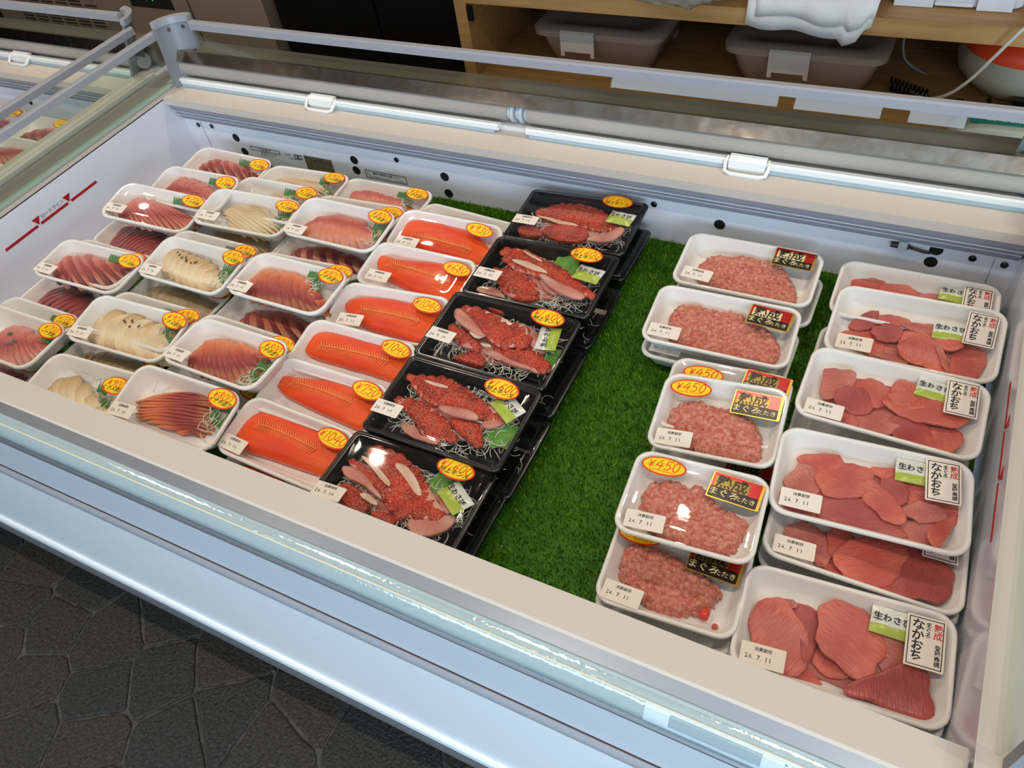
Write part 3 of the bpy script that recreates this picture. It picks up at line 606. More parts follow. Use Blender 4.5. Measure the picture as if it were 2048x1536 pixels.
'k4':["K",[-0.4567,0.5151,-0.0509],[-0.7,3.6,-1.4],{"skin":[[[-924,-79],[-706,13],[-381,1],[-91,-71],[181,-309],[150,-385],[-232,-455],[-417,-252]],[[-8,-110],[415,-62],[496,-132],[627,-375],[372,-306]],[[-919,358],[-665,424],[-352,491],[5,413],[388,265],[655,205],[610,122],[424,58],[39,76],[-277,37],[-574,111]]],"flesh":[[[-677,-343],[-366,-336],[-216,-482],[49,-470],[31,-541],[-410,-568]],[[422,7],[652,154],[740,151],[698,37],[536,-69]],[[-230,-16],[-25,54],[261,85],[394,31],[400,-34],[10,-87]]],"stripe":[[[-655,354],[-260,359],[-278,309],[-566,311]]],"date":[-838,-315],"sticker":[532,481],"wasabi":[805,286],"leaf":[777,-33]}],
'k4u':["K",[-0.448,0.512,-0.1035],[0,0,0],{}],
'k5':["K",[-0.4592,0.3852,-0.0594],[2.5,-3.7,1.5],{"skin":[[[-779,-200],[-719,-112],[-488,-154],[-283,-299],[-320,-422],[-638,-372]],[[-214,-412],[-40,-330],[161,-344],[100,-473]],[[-708,367],[-566,552],[-415,599],[-36,447],[282,203],[462,49],[627,-58],[545,-181],[238,-238],[110,-303],[-158,-156],[-391,162]],[[-872,150],[-732,237],[-520,180],[-162,-30],[-54,-21],[89,-219],[-146,-152],[-476,13]]],"flesh":[[[282,203],[428,163],[725,10],[662,-75],[436,71]],[[259,-276],[489,-202],[729,-49],[817,-91],[789,-266],[594,-444],[379,-439]],[[-900,54],[-792,95],[-593,85],[-340,-66],[-116,-203],[-238,-187],[-505,-80],[-744,-72]]],"stripe":[[[-298,348],[-147,388],[83,258],[278,58],[191,40],[-45,210]],[[-776,307],[-629,310],[-257,130],[-143,9],[-283,54],[-528,194]],[[-462,-241],[-374,-175],[-169,-255],[-161,-314]]],"date":[-778,-385],"sticker":[550,483],"wasabi":[736,146],"leaf":[435,359]}],
'k5u':["K",[-0.452,0.386,-0.1035],[0,0,0],{}],
'm1':["M",[-0.1804,0.9381,-0.0806],[0.6,4.7,-0.1],{"fish":[[-781,-14],[-662,273],[-449,316],[54,542],[368,390],[668,100],[799,-140],[800,-384],[275,-456],[-401,-400],[-733,-236]],"label":[613,332],"date":[-669,-340]}],
'm1u':["M",[-0.174,0.925,-0.11],[0,0,0],{}],
'm2':["M",[-0.1819,0.8063,-0.0782],[2.2,3.6,0.4],{"fish":[[-779,-112],[-761,353],[-479,459],[42,441],[310,489],[831,94],[879,-213],[820,-423],[263,-445],[-293,-410],[-579,-393]],"label":[621,280],"date":[-713,-360]}],
'm2u':["M",[-0.18,0.8,-0.11],[0,0,0],{"date":[-673,-355]}],
'm3':["P",[-0.1352,0.6325,-0.0675],[4.5,5.6,-3.6],{"fish":[[-649,-159],[-612,197],[-310,326],[-83,215],[93,316],[499,97],[623,-316],[545,-506],[-8,-552],[-217,-485],[-501,-341]],"label":[428,276],"sticker":[-426,370],"date":[-457,-422]}],
'm3b':["P",[-0.1379,0.6724,-0.08],[3.8,3.3,-0.5],{"sticker":[-356,357],"label":[462,403]}],
'm3u':["P",[-0.128,0.605,-0.116],[0,0,0],{"label":[630,-63]}],
'm4':["P",[-0.1242,0.4942,-0.0587],[4.2,-1.0,0.2],{"fish":[[-591,-152],[-605,178],[-493,289],[-218,350],[-100,274],[-31,396],[119,294],[321,117],[656,72],[651,-136],[541,-491],[355,-466],[-60,-470],[-403,-468]],"label":[430,303],"sticker":[-434,398],"date":[-446,-404]}],
'm5':["P",[-0.12,0.4226,-0.0934],[3.7,2.1,-0.7],{"fish":[[-650,-81],[-668,204],[-516,333],[137,226],[440,73],[566,-8],[460,-284],[117,-541],[-192,-456],[-542,-276]],"label":[410,229],"date":[-477,-448],"sticker":[-489,330]}],
'm6':["P",[-0.117,0.415,-0.117],[0,0,0],{}],
'n1':["E",[0.0518,0.9394,-0.0796],[0.2,0.6,-0.2],{"pieces":[[[-818,150],[-810,308],[-563,401],[-431,395],[-393,162],[-633,55]],[[29,235],[334,347],[540,221],[357,18],[87,76]],[[-440,223],[-257,342],[29,235],[6,21],[-348,-4]],[[-774,11],[-458,111],[-322,-55],[-702,-177]]],"label":[765,193],"wasabi":[506,313]}],
'n2':["E",[0.0596,0.8674,-0.0721],[-0.2,9.8,-2.2],{"pieces":[[[-877,-154],[-509,-56],[-341,-201],[-370,-396],[-605,-344]],[[-402,-405],[-77,-338],[31,-467],[-147,-495]],[[510,-421],[589,-16],[843,-14],[859,-233],[815,-465],[663,-487]],[[-775,-54],[-721,107],[-531,305],[-476,123],[-585,-28]],[[-550,226],[-298,279],[-97,222],[-166,132],[-455,104]],[[-184,139],[297,278],[327,98],[49,70]],[[-136,-27],[49,70],[252,54],[524,-11],[437,-172],[157,-65],[-74,-175]],[[-514,-33],[-313,93],[-153,63],[-183,-134],[-324,-196]],[[-77,-338],[-34,-117],[185,-34],[317,-137],[472,-387],[349,-511],[106,-424]],[[304,-152],[383,-141],[513,-442],[452,-459]]],"label":[766,216],"wasabi":[432,150],"date":[-666,-392]}],
'n2u':["E",[0.05,0.835,-0.117],[0,0,0],{}],
'n3':["E",[0.0517,0.7294,-0.0631],[-1.0,3.1,0.2],{"pieces":[[[-808,-221],[-529,-210],[-334,-362],[-333,-516],[-677,-424]],[[-331,-226],[-12,-62],[111,-216],[74,-512],[-283,-453]],[[517,-171],[803,-84],[821,-413],[579,-465],[473,-274]],[[74,-186],[364,-76],[467,-233],[548,-456],[210,-503],[123,-364]],[[-504,197],[-339,281],[-108,271],[-37,65],[-199,-86],[-411,-4]],[[-809,134],[-793,285],[-515,325],[-489,131],[-568,-39],[-778,-140]],[[-37,65],[65,381],[286,392],[392,316],[588,252],[485,124],[95,-44]],[[-573,-17],[-383,99],[-203,-65],[-237,-214],[-451,-271],[-569,-179]],[[70,174],[555,262],[808,91],[772,-74],[599,-118],[48,-129]]],"label":[751,273],"wasabi":[450,399],"date":[-699,-436]}],
'n3u':["E",[0.05,0.7,-0.117],[0,0,0],{}],
'n4':["E",[0.0518,0.5917,-0.0649],[4.9,5.7,1.1],{"pieces":[[[-877,-221],[-507,-175],[-470,-434],[-834,-482]],[[329,-342],[685,-179],[749,-468],[367,-501]],[[-22,305],[462,319],[800,176],[968,21],[819,-139],[467,-40],[383,114]],[[-503,-204],[-24,-124],[233,-313],[387,-466],[-74,-520],[-447,-427]],[[-775,268],[-432,381],[-339,247],[-468,84],[-696,82]],[[-877,-65],[-729,136],[-540,63],[-535,-152],[-795,-258]],[[-545,93],[-266,268],[-22,305],[-40,22],[-215,-150],[-467,-102]],[[92,152],[327,219],[414,34],[286,-122]],[[-43,52],[71,115],[332,-109],[370,-272],[233,-313],[3,-146]],[[426,-111],[581,-6],[745,-46],[796,-131],[597,-233],[409,-188]],[[650,-331],[819,-139],[951,-71],[793,-455],[683,-488]]],"label":[735,271],"wasabi":[460,359],"date":[-700,-386]}],
'n5':["E",[0.0616,0.5412,-0.0949],[1.4,-2.5,2.9],{"pieces":[[[-404,-404],[-123,-346],[42,-487],[-238,-517]],[[-863,-116],[-586,33],[-332,-121],[-399,-433],[-546,-307]],[[-387,51],[-102,138],[-137,-259],[-283,-259]],[[390,89],[765,93],[879,-159],[810,-392],[653,-401],[274,-477],[415,-117]],[[-161,-112],[105,64],[416,69],[344,-299],[182,-487],[-176,-460]]],"label":[754,294],"date":[-699,-415]}],
'n5u':["E",[0.062,0.535,-0.117],[0,0,0],{}],
'n6':["E",[0.0615,0.412,-0.0943],[4.5,8.0,0.3],{"pieces":[[[-511,-461],[-335,-308],[-137,-432],[-167,-523],[-435,-507]],[[346,204],[613,338],[786,82],[741,-118],[589,-52],[404,-113]],[[-225,-151],[-48,-142],[118,-231],[26,-355],[-179,-304]],[[-490,214],[-318,294],[-247,138],[-232,-105],[-321,-255],[-388,18]],[[-861,46],[-787,160],[-606,204],[-474,117],[-366,-49],[-357,-375],[-519,-416],[-821,-221]],[[-641,271],[-556,323],[-465,274],[-559,205]],[[-142,349],[100,400],[295,262],[362,64],[274,-273],[91,-192],[-122,-93],[-204,3]],[[161,-472],[376,-239],[667,8],[784,-127],[868,-391],[760,-537],[432,-538]]],"label":[762,226],"wasabi":[457,408],"date":[-720,-398]}],
'n6u':["E",[0.063,0.41,-0.117],[0,0,0],{}],
}

MESH = {}
def tray_mesh(ty):
    k = 'tray' + ty
    if k in MESH: return MESH[k]
    w, d, h, r = SIZE[ty]; b = MB()
    R = lambda i, z: rrect(w - 2 * i, d - 2 * i, max(r - i * .55, .006), 6, z + h)
    if ty == 'K':
        rings = [R(.0135, -h), R(.0105, -h + .002), R(.006, -.010), R(.0055, -.007), R(0, -.0068), R(-.0004, -.0050), R(0, -.0036), R(.0008, -.0028), R(.0020, -.0025), R(.0040, -.0025), R(.0050, -.0045), R(.0062, -.0045), R(.0075, -.010), R(.0115, -h + .005), R(.016, -h + .0025)]
    else:
        rings = [R(.0175, -h), R(.0135, -h + .002), R(.0042, -.0055), R(.0012, -.0052), R(0, -.0042), R(0, -.0014), R(.0010, -.0003), R(.0030, 0), R(.0046, -.0008), R(.0058, -.003), R(.0135, -h + .0075), R(.0165, -h + .0042), R(.0215, -h + .0025)]
    b.loft(rings, 0, True, True, True)
    MESH[k] = b.mesh('tray', BLACKP if ty == 'K' else FOAM, 50); return MESH[k]
def cover_mesh(ty):
    k = 'cover' + ty
    if k in MESH: return MESH[k]
    w, d, h, r = SIZE[ty]; b = MB()
    R = lambda i, z: rrect(w - 2 * i, d - 2 * i, max(r - i * .55, .004), 6, z + h)
    if ty == 'K':
        b.loft([R(.0002, -.0045), R(.0002, -.0028), R(.0012, -.0019), R(.0030, -.0016), R(.0058, -.0016), R(.0070, -.0008), R(.0080, .0018), R(.0088, .0034), R(.0102, .0044), R(.0120, .0046), R(.0136, .0042), R(.016, .0040), R(.03, .0040)], 0, True, False, True)
        MESH[k] = b.mesh('lid', LIDM, True)
    else:
        b.loft([R(.0002, -.0030), R(-.0003, -.0010), R(.0006, .0003), R(.0030, .0007), R(.0060, .0004), R(.013, -.0005), R(.026, -.0003)], 0, True, False, True)
        MESH[k] = b.mesh('cling_film', FILM, True)
    return MESH[k]
def sticker(root, x, y, z, price, under='', size=(.050, .031), rot=-.14, digit=.0125):
    s = link('price_sticker', ell_mesh(size, STICK_R, 0), root, (x, y, z), (0, 0, rot))
    link('sticker_face', ell_mesh((size[0] - .0045, size[1] - .0045), STICK_Y, .00025), s)
    yo = .0035 if under else .0015
    link('handwriting', hand_mesh('\u00a5' + price, digit, .00125, INK_O, .0006), s, (0, yo, 0))
    if under:
        link('handwriting', text_mesh(under, .0088, INK_B, .012, .25, spacing=.92), s, (.0005, -.0062, .0006), (0, 0, .04))
        if price != '1,600': ul = None
    else:
        k = 'underline'
        if k not in MESH:
            mb = MB(); ribbon(mb, [(-.016, 0), (.015, -.0004)], .0007, 0); MESH[k] = mb.mesh('underline', INK_O)
        link('underline', MESH[k], s, (0, -.0072, .0006))
    return s
def ell_mesh(size, m, z):
    k = ('ell', size, m.name)
    if k not in MESH:
        b = MB(); A = np.linspace(0, 2 * pi, 36, endpoint=False)
        R = lambda q, zz: [(q * size[0] / 2 * cos(a), q * size[1] / 2 * sin(a), zz) for a in A]
        b.loft([R(1, z), R(1, z + .00022)], 0, True, True, True); MESH[k] = b.mesh('sticker_disc', m)
    return MESH[k]
def box_mesh(key, w, d, t, m, r=.0012):
    if key not in MESH:
        b = MB(); b.loft([rrect(w, d, r, 2, 0), rrect(w, d, r, 2, t)], 0, True, True, True); MESH[key] = b.mesh(key, m)
    return MESH[key]
def date_label(root, x, y, z, date, rot=0.0, size=(.044, .0225)):
    s = link('date_label', box_mesh('date_paper%.3f' % size[0], size[0], size[1], .0003, PAPER), root, (x, y, z), (0, 0, rot))
    link('printed_text', text_mesh('消費期限', .0046, PRINTG, .01), s, (0, .0058, .0005))
    link('printed_text', text_mesh(date, .0068, PRINT, .004, spacing=1.12), s, (-.004, -.0030, .0005))
    return s
def aged_label(root, x, y, z, rot, shiny=True):
    """red, black and gold label printed 熟成 まぐろたたき"""
    W, D = .060, .037
    s = link('product_label', box_mesh('aged_base', W, D, .0003, GOLD), root, (x, y, z), (0, 0, rot))
    link('label_panel', box_mesh('aged_red', W - .0045, D - .0025, .0003, RED_F), s, (-.0010, .0006, .0002))
    link('label_panel', box_mesh('aged_black', W - .0045, .0145, .0003, BLK_F), s, (-.0010, -.0098, .0004))
    link('label_panel', box_mesh('aged_plate' + ('g' if shiny else 'c'), .040, .0152, .0003, CREAM_INK if not shiny else mat('old_gold_plate', (140, 122, 60), .3, metal=.6)), s, (-.0060, .0052, .0006))
    link('printed_text', text_mesh('熟成', .0185, BLK_F, .02), s, (-.0060, .0052, .0011))
    link('printed_text', text_mesh('まぐろ', .0118, CREAM_INK, .008), s, (-.0120, -.0098, .0010))
    link('printed_text', text_mesh('たたき', .0082, CREAM_INK, .008), s, (.0130, -.0105, .0010))
    return s
def nakaochi_label(root, x, y, z, rot):
    W, D = .0365, .054
    s = link('product_label', box_mesh('nk_paper', W, D, .0003, PAPER, .0006), root, (x, y, z), (0, 0, rot))
    if 'nk_frame' not in MESH:
        b = MB(); w, d, t = W - .004, D - .004, .0009
        for q in ((-w / 2, w / 2, d / 2 - t, d / 2), (-w / 2, w / 2, -d / 2, -d / 2 + t), (-w / 2, -w / 2 + t, -d / 2, d / 2), (w / 2 - t, w / 2, -d / 2, d / 2)): b.box(q[0], q[1], q[2], q[3], .0003, .0005)
        MESH['nk_frame'] = b.mesh('label_frame', PRINT)
    link('label_frame', MESH['nk_frame'], s)
    def vert(t, size, m, cx, y0, step, bold):
        for i, c in enumerate(t): link('printed_text', text_mesh(c, size, m, bold), s, (cx, y0 - i * step, .0006))
    vert('なかおち', .0122, PRINT, -.0075, .0165, .0108, .02)
    vert('まぐろ', .0066, PRINT, .0020, .0185, .0056, .012)
    vert('熟成', .0088, PRINT_R, .0110, .0170, .0082, .012)
    vert('登録商標', .0058, PRINT, .0115, -.0030, .0056, .012)
    return s
def packet(root, x, y, z, rot, green=.3, mirror=False):
    """little wasabi sachet, a soft pillow with a green end"""
    k = ('packet', green)
    if k not in MESH:
        b = MB(); nx, ny, W, D = 9, 7, .042, .030; v = []
        for top in (0, 1):
            for j in range(ny):
                for i in range(nx):
                    u, w = i / (nx - 1) * 2 - 1, j / (ny - 1) * 2 - 1
                    hgt = .0032 * max(0, 1 - u ** 4) * max(0, 1 - w ** 4) + .0004 * sin(7 * u + 3 * w)
                    v.append((u * W / 2, w * D / 2, .0015 + (hgt if top else -.0010)))
        f = []; mi = []
        for top in (0, 1):
            for j in range(ny - 1):
                for i in range(nx - 1):
                    o = top * nx * ny; q = (o + j * nx + i, o + j * nx + i + 1, o + (j + 1) * nx + i + 1, o + (j + 1) * nx + i)
                    f.append(q if top else q[::-1]); mi.append(1 if (j + .5) / (ny - 1) < green else 0)
        b.v = v; b.f = f; b.mi = mi; b.uv = [(0, 0)] * len(v)
        MESH[k] = b.mesh('wasabi_packet', [PACKT, PACKG], True)
    s = link('wasabi_packet', MESH[k], root, (x, y, z), (0, 0, rot))
    link('printed_text', text_mesh('生わさび', .0092, PRINT, .02), s, (-.001, .002, .0055))
    return s
def radish(root, cx, cy, rx, ry, z, n, seed, hi=.008, r=.00055, name='radish_shreds', inner=0.0):
    rs = np.random.default_rng(seed); b = MB()
    for i in range(n):
        a = rs.uniform(0, 2 * pi); q = math.sqrt(rs.uniform(inner, 1)); x, y = cx + q * rx * cos(a), cy + q * ry * sin(a)
        th = rs.uniform(0, 2 * pi); cur = rs.uniform(-1, 1) * 130; L = rs.uniform(.018, .04); st = 9
        zz = z + rs.uniform(0, hi) * (1 - .5 * q); pts = []; ar = rs.uniform(0, .006)
        for k in range(st):
            t = k / (st - 1); pts.append((min(max(x, cx - rx * 1.05), cx + rx * 1.05), min(max(y, cy - ry * 1.05), cy + ry * 1.05), zz + ar * sin(pi * t)))
            x += cos(th) * L / st; y += sin(th) * L / st; th += cur * L / st
        b.tube(pts, r, 4, 0, True)
    return build(name, b, DAIKON, root, True, kind='stuff')
def bamboo_leaf(root, x, y, z, rot, m=None, w=.030, hh=.026, name='green_divider'):
    """toothed green divider leaning among the radish"""
    k = ('divider', w, hh)
    if k not in MESH:
        b = MB(); n = 6; v = []; f = []
        for i in range(n):
            x0 = -w / 2 + w * i / n; x1 = x0 + w / n; p = hh * (.62 + .45 * abs(sin(i * 2.1 + .6)))
            o = len(v); v += [(x0, 0, 0), (x1, 0, 0), (x1, hh * .22, .001), ((x0 + x1) / 2 + (i - 2.5) * .0009, p, .0015), (x0, hh * .22, .001)]
            f.append((o, o + 1, o + 2, o + 3, o + 4))
            v += [(x0, 0, -.0004), (x1, 0, -.0004), (x1, hh * .22, .0006), ((x0 + x1) / 2 + (i - 2.5) * .0009, p, .0011), (x0, hh * .22, .0006)]
            f.append((o + 9, o + 8, o + 7, o + 6, o + 5))
        b.add(v, f); MESH[k] = b.mesh(name, m or GREEN_L)
    return link(name, MESH[k], root, (x, y, z), (radians(18), 0, rot))
def fish_mat(name, stops, rough=.26, streak=.25, bump=.25):
    """flesh colour runs along the slice (UV x), with fine fibre streaks"""
    if name in MATS: return MATS[name]
    m = bpy.data.materials.new(name); m.use_nodes = True; nt = m.node_tree; N = nt.nodes; L = nt.links; b = N['Principled BSDF']
    b.inputs['Roughness'].default_value = rough; b.inputs['Specular IOR Level'].default_value = .5
    uv = N.new('ShaderNodeTexCoord'); mp = N.new('ShaderNodeMapping'); mp.inputs['Scale'].default_value = (3, 26, 1)
    oi = N.new('ShaderNodeObjectInfo'); ad = N.new('ShaderNodeVectorMath'); ad.operation = 'ADD'
    L.new(uv.outputs['UV'], ad.inputs[0]); L.new(oi.outputs['Random'], ad.inputs[1])
    no = N.new('ShaderNodeTexNoise'); no.inputs['Scale'].default_value = 2.2; no.inputs['Detail'].default_value = 5
    L.new(ad.outputs[0], mp.inputs['Vector']); L.new(mp.outputs['Vector'], no.inputs['Vector'])
    sp = N.new('ShaderNodeSeparateXYZ'); L.new(uv.outputs['UV'], sp.inputs[0])
    n3 = N.new('ShaderNodeMath'); n3.operation = 'MULTIPLY_ADD'; n3.inputs[1].default_value = streak; L.new(no.outputs['Fac'], n3.inputs[0])
    n4 = N.new('ShaderNodeMath'); n4.operation = 'SUBTRACT'; n4.inputs[1].default_value = streak * .5; L.new(sp.outputs['X'], n4.inputs[0]); L.new(n4.outputs[0], n3.inputs[2])
    r = N.new('ShaderNodeValToRGB'); cr = r.color_ramp
    cr.elements[0].position = stops[0][0]; cr.elements[0].color = rgb(*stops[0][1]); cr.elements[1].position = stops[-1][0]; cr.elements[1].color = rgb(*stops[-1][1])
    for p, c in stops[1:-1]: e = cr.elements.new(p); e.color = rgb(*c)
    L.new(n3.outputs[0], r.inputs['Fac']); L.new(r.outputs['Color'], b.inputs['Base Color'])
    bp = N.new('ShaderNodeBump'); bp.inputs['Strength'].default_value = bump; bp.inputs['Distance'].default_value = .002
    L.new(no.outputs['Fac'], bp.inputs['Height']); L.new(bp.outputs['Normal'], b.inputs['Normal'])
    MATS[name] = m; return m
F_PINK = fish_mat('pink_fish', [(0, (226, 150, 130)), (.35, (206, 112, 100)), (.62, (168, 66, 62)), (.85, (200, 116, 100)), (1, (224, 170, 148))])
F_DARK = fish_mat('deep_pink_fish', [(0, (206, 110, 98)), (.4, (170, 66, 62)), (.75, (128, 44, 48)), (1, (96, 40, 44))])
F_WHITE = fish_mat('pale_fish', [(0, (232, 210, 176)), (.4, (220, 194, 154)), (.75, (232, 214, 180)), (1, (202, 168, 122))], streak=.6)
F_SEAR = fish_mat('seared_fish', [(0, (176, 142, 92)), (.35, (214, 184, 134)), (.7, (238, 220, 186)), (1, (226, 200, 156))], streak=.7)
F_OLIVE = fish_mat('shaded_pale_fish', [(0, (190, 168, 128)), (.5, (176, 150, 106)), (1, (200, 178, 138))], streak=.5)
F_ROSE = fish_mat('rose_orange_fish', [(0, (226, 140, 84)), (.3, (222, 118, 74)), (.55, (164, 58, 50)), (.78, (140, 42, 44)), (1, (206, 130, 84))])
F_ROSE2 = fish_mat('rose_fish', [(0, (206, 120, 100)), (.35, (190, 84, 74)), (.65, (212, 124, 92)), (1, (222, 160, 140))])
F_TROUT = fish_mat('orange_trout', [(0, (240, 84, 0)), (.5, (230, 58, 0)), (1, (242, 92, 4))], rough=.2, streak=.8, bump=.25); MATS['orange_trout'].node_tree.nodes['Principled BSDF'].inputs['Specular IOR Level'].default_value = .3
F_TUNA = fish_mat('red_tuna', [(0, (216, 108, 86)), (.5, (186, 76, 68)), (1, (212, 114, 94))], rough=.24, streak=1.5, bump=.4)
F_TUNA2 = fish_mat('pale_tuna', [(0, (206, 118, 102)), (.5, (180, 88, 80)), (1, (212, 132, 116))], rough=.24, streak=1.5, bump=.4)
F_FLESH = fish_mat('white_pink_flesh', [(0, (214, 150, 132)), (.5, (190, 108, 96)), (1, (220, 170, 150))], streak=.9)
F_STRIPE = fish_mat('scored_white_flesh', [(0, (232, 206, 180)), (.5, (214, 172, 146)), (1, (236, 214, 190))], streak=.6)
def skin_mat():
    m = bpy.data.materials.new('red_scaled_skin'); m.use_nodes = True; nt = m.node_tree; N = nt.nodes; L = nt.links; b = N['Principled BSDF']
    b.inputs['Roughness'].default_value = .32; b.inputs['Specular IOR Level'].default_value = .35
    tc = N.new('ShaderNodeTexCoord'); vo = N.new('ShaderNodeTexVoronoi'); vo.inputs['Scale'].default_value = 310; vo.inputs['Randomness'].default_value = .55
    no = N.new('ShaderNodeTexNoise'); no.inputs['Scale'].default_value = 45; no.inputs['Detail'].default_value = 4
    L.new(tc.outputs['Object'], vo.inputs['Vector']); L.new(tc.outputs['Object'], no.inputs['Vector'])
    r1 = N.new('ShaderNodeValToRGB'); r1.color_ramp.elements[0].position = .3; r1.color_ramp.elements[1].position = .72
    r1.color_ramp.elements[0].color = rgb(196, 42, 18); r1.color_ramp.elements[1].color = rgb(122, 14, 12)
    L.new(no.outputs['Fac'], r1.inputs['Fac'])
    r2 = N.new('ShaderNodeValToRGB'); r2.color_ramp.elements[0].position = .12; r2.color_ramp.elements[1].position = .62
    r2.color_ramp.elements[0].color = (1, 1, 1, 1); r2.color_ramp.elements[1].color = (0, 0, 0, 1)
    L.new(vo.outputs['Distance'], r2.inputs['Fac'])
    mx = N.new('ShaderNodeMix'); mx.data_type = 'RGBA'; mx.inputs['B'].default_value = rgb(240, 150, 108)
    mm = N.new('ShaderNodeMath'); mm.operation = 'MULTIPLY'; mm.inputs[1].default_value = .5; L.new(r2.outputs['Color'], mm.inputs[0])
    L.new(mm.outputs[0], mx.inputs['Factor']); L.new(r1.outputs['Color'], mx.inputs['A']); L.new(mx.outputs['Result'], b.inputs['Base Color'])
    bp = N.new('ShaderNodeBump'); bp.inputs['Strength'].default_value = .8; bp.inputs['Distance'].default_value = .0015; bp.invert = True
    L.new(vo.outputs['Distance'], bp.inputs['Height']); L.new(bp.outputs['Normal'], b.inputs['Normal'])
    return m
F_SKIN = skin_mat()
MINCE = mat('minced_tuna_flesh', (204, 94, 76), .3, noise=(210, (238, 164, 140), .34, .66), bump=(420, .9, .004))
CHAR = mat('charred_spot', (64, 44, 24), .6)

def clampP(P, ty, m=.012):
    w, d = SIZE[ty][0] / 2 - m, SIZE[ty][1] / 2 - m
    return [(min(max(x, -w), w), min(max(y, -d), d)) for x, y in P]
def blob(root, name, P, z0, thick, dome, m, seed=0, tiltx=0, tilty=0, wav=.0008, n=26, uvdir=0.0, grow=1.12, it=1, rough=0.0, **props):
    """soft-edged piece of flesh from its outline"""
    rs = np.random.default_rng(seed)
    P = resample(smooth_poly(ccw(P), it), n); c = P.mean(0); D = (P - c) * grow
    th = np.arctan2(D[:, 1], D[:, 0]); jp = rs.uniform(0, 6.28, 3); D = D * (1 + rough * (np.sin(3 * th + jp[0]) + .8 * np.sin(5 * th + jp[1]) + .5 * np.sin(9 * th + jp[2])))[:, None]
    cu, su = cos(uvdir), sin(uvdir)
    ph = rs.uniform(0, 6.28, 4); fr = rs.uniform(70, 160, 4)
    U = D[:, 0] * cu + D[:, 1] * su; Vv = -D[:, 0] * su + D[:, 1] * cu
    u0, u1, v0, v1 = U.min(), U.max() + 1e-6, Vv.min(), Vv.max() + 1e-6
    def ring(s, z):
        o = []
        for x, y in D * s:
            w = wav * (sin(fr[0] * x + ph[0]) + sin(fr[1] * y + ph[1])) if s < 1.01 else 0
            o.append((c[0] + x, c[1] + y, z + w + tiltx * x + tilty * y))
        return o
    def uvr(s): return [((u * s - u0) / (u1 - u0), (v * s - v0) / (v1 - v0)) for u, v in zip(U, Vv)]
    prof = [(.97, z0), (1.0, z0 + thick * .4), (.995, z0 + thick * .85), (.965, z0 + thick), (.80, z0 + thick + dome * .5), (.55, z0 + thick + dome * .85), (.25, z0 + thick + dome)]
    b = MB(); b.loft([ring(*q) for q in prof], 0, True, True, True, [x for q in prof for x in uvr(q[0])])
    return build(name, b, m, root, 60, **props)
def slices(root, P, ang, n, H, z0, mats, seed, name='fish_slice', fan=0.0, over=1.75, tiltk=.0046, jit=.004):
    """an overlapping run of thin slices filling the outline P; ang = direction each slice runs"""
    rs = np.random.default_rng(seed)
    P = np.array(smooth_poly(ccw(P), 2)); c = P.mean(0); P = c + (P - c) * 1.13
    e = np.array([cos(ang), sin(ang)]); f = np.array([sin(ang), -cos(ang)])
    U = (P - c) @ f; u0, u1 = U.min(), U.max(); Vp = (P - c) @ e
    def span(u):
        xs = []
        for i in range(len(P)):
            a, b_ = U[i], U[(i + 1) % len(P)]
            if (a - u) * (b_ - u) <= 0 and a != b_:
                t = (u - a) / (b_ - a); xs.append(Vp[i] + (Vp[(i + 1) % len(P)] - Vp[i]) * t)
        return (min(xs), max(xs)) if len(xs) >= 2 else None
    du = (u1 - u0) / n; out = []
    for k in range(n):
        uc = u0 + du * (k + .5); sp = span(uc)
        if sp is None or sp[1] - sp[0] < .008: continue
        j0, j1 = rs.uniform(-jit, jit, 2); v0, v1 = sp[0] + j0, sp[1] + j1
        nv, nu = 11, 5; top = []; bot = []; uvt = []
        ff = fan * (k + .5 - n / 2) / n
        for i in range(nv):
            t = i / (nv - 1); v = v0 + (v1 - v0) * t
            endw = max(.5, math.sqrt(max(0.05, 1 - (2 * t - 1) ** 4)))
            for q in range(nu):
                s = q / (nu - 1); u = uc + du * over * (s - .5) * endw + ff * (v - (v0 + v1) / 2) + .0012 * sin(9 * t + k)
                cross = 1 - ((u - (u0 + u1) / 2) / ((u1 - u0) / 2 * 1.12)) ** 2
                along = 1 - (2 * t - 1) ** 2
                z = z0 + H * max(0, cross) ** .6 * (.25 + .75 * along ** .7) + tiltk * (s - .35) - .0015 * (1 if q in (0, nu - 1) else 0) + rs.uniform(-.0003, .0003)
                p = c + e * v + f * u; top.append((p[0], p[1], z)); bot.append((p[0], p[1], max(z0 - .001, z - .0032))); uvt.append((t, s))
        F = []
        N_ = nv * nu
        for i in range(nv - 1):
            for q in range(nu - 1):
                a = i * nu + q; F.append((a, a + nu, a + nu + 1, a + 1)); F.append((N_ + a, N_ + a + 1, N_ + a + nu + 1, N_ + a + nu))
        for i in range(nv - 1):
            for q in (0, nu - 1):
                a = i * nu + q; g = (a, a + nu, N_ + a + nu, N_ + a); F.append(g if q else g[::-1])
        for q in range(nu - 1):
            a = q; F.append((a, a + 1, N_ + a + 1, N_ + a)); a = (nv - 1) * nu + q; F.append((a + 1, a, N_ + a, N_ + a + 1))
        b = MB(); b.add(top + bot, F, 0, uvt + uvt)
        out.append(build(name, b, mats[k % len(mats)], root, 70))
    return out
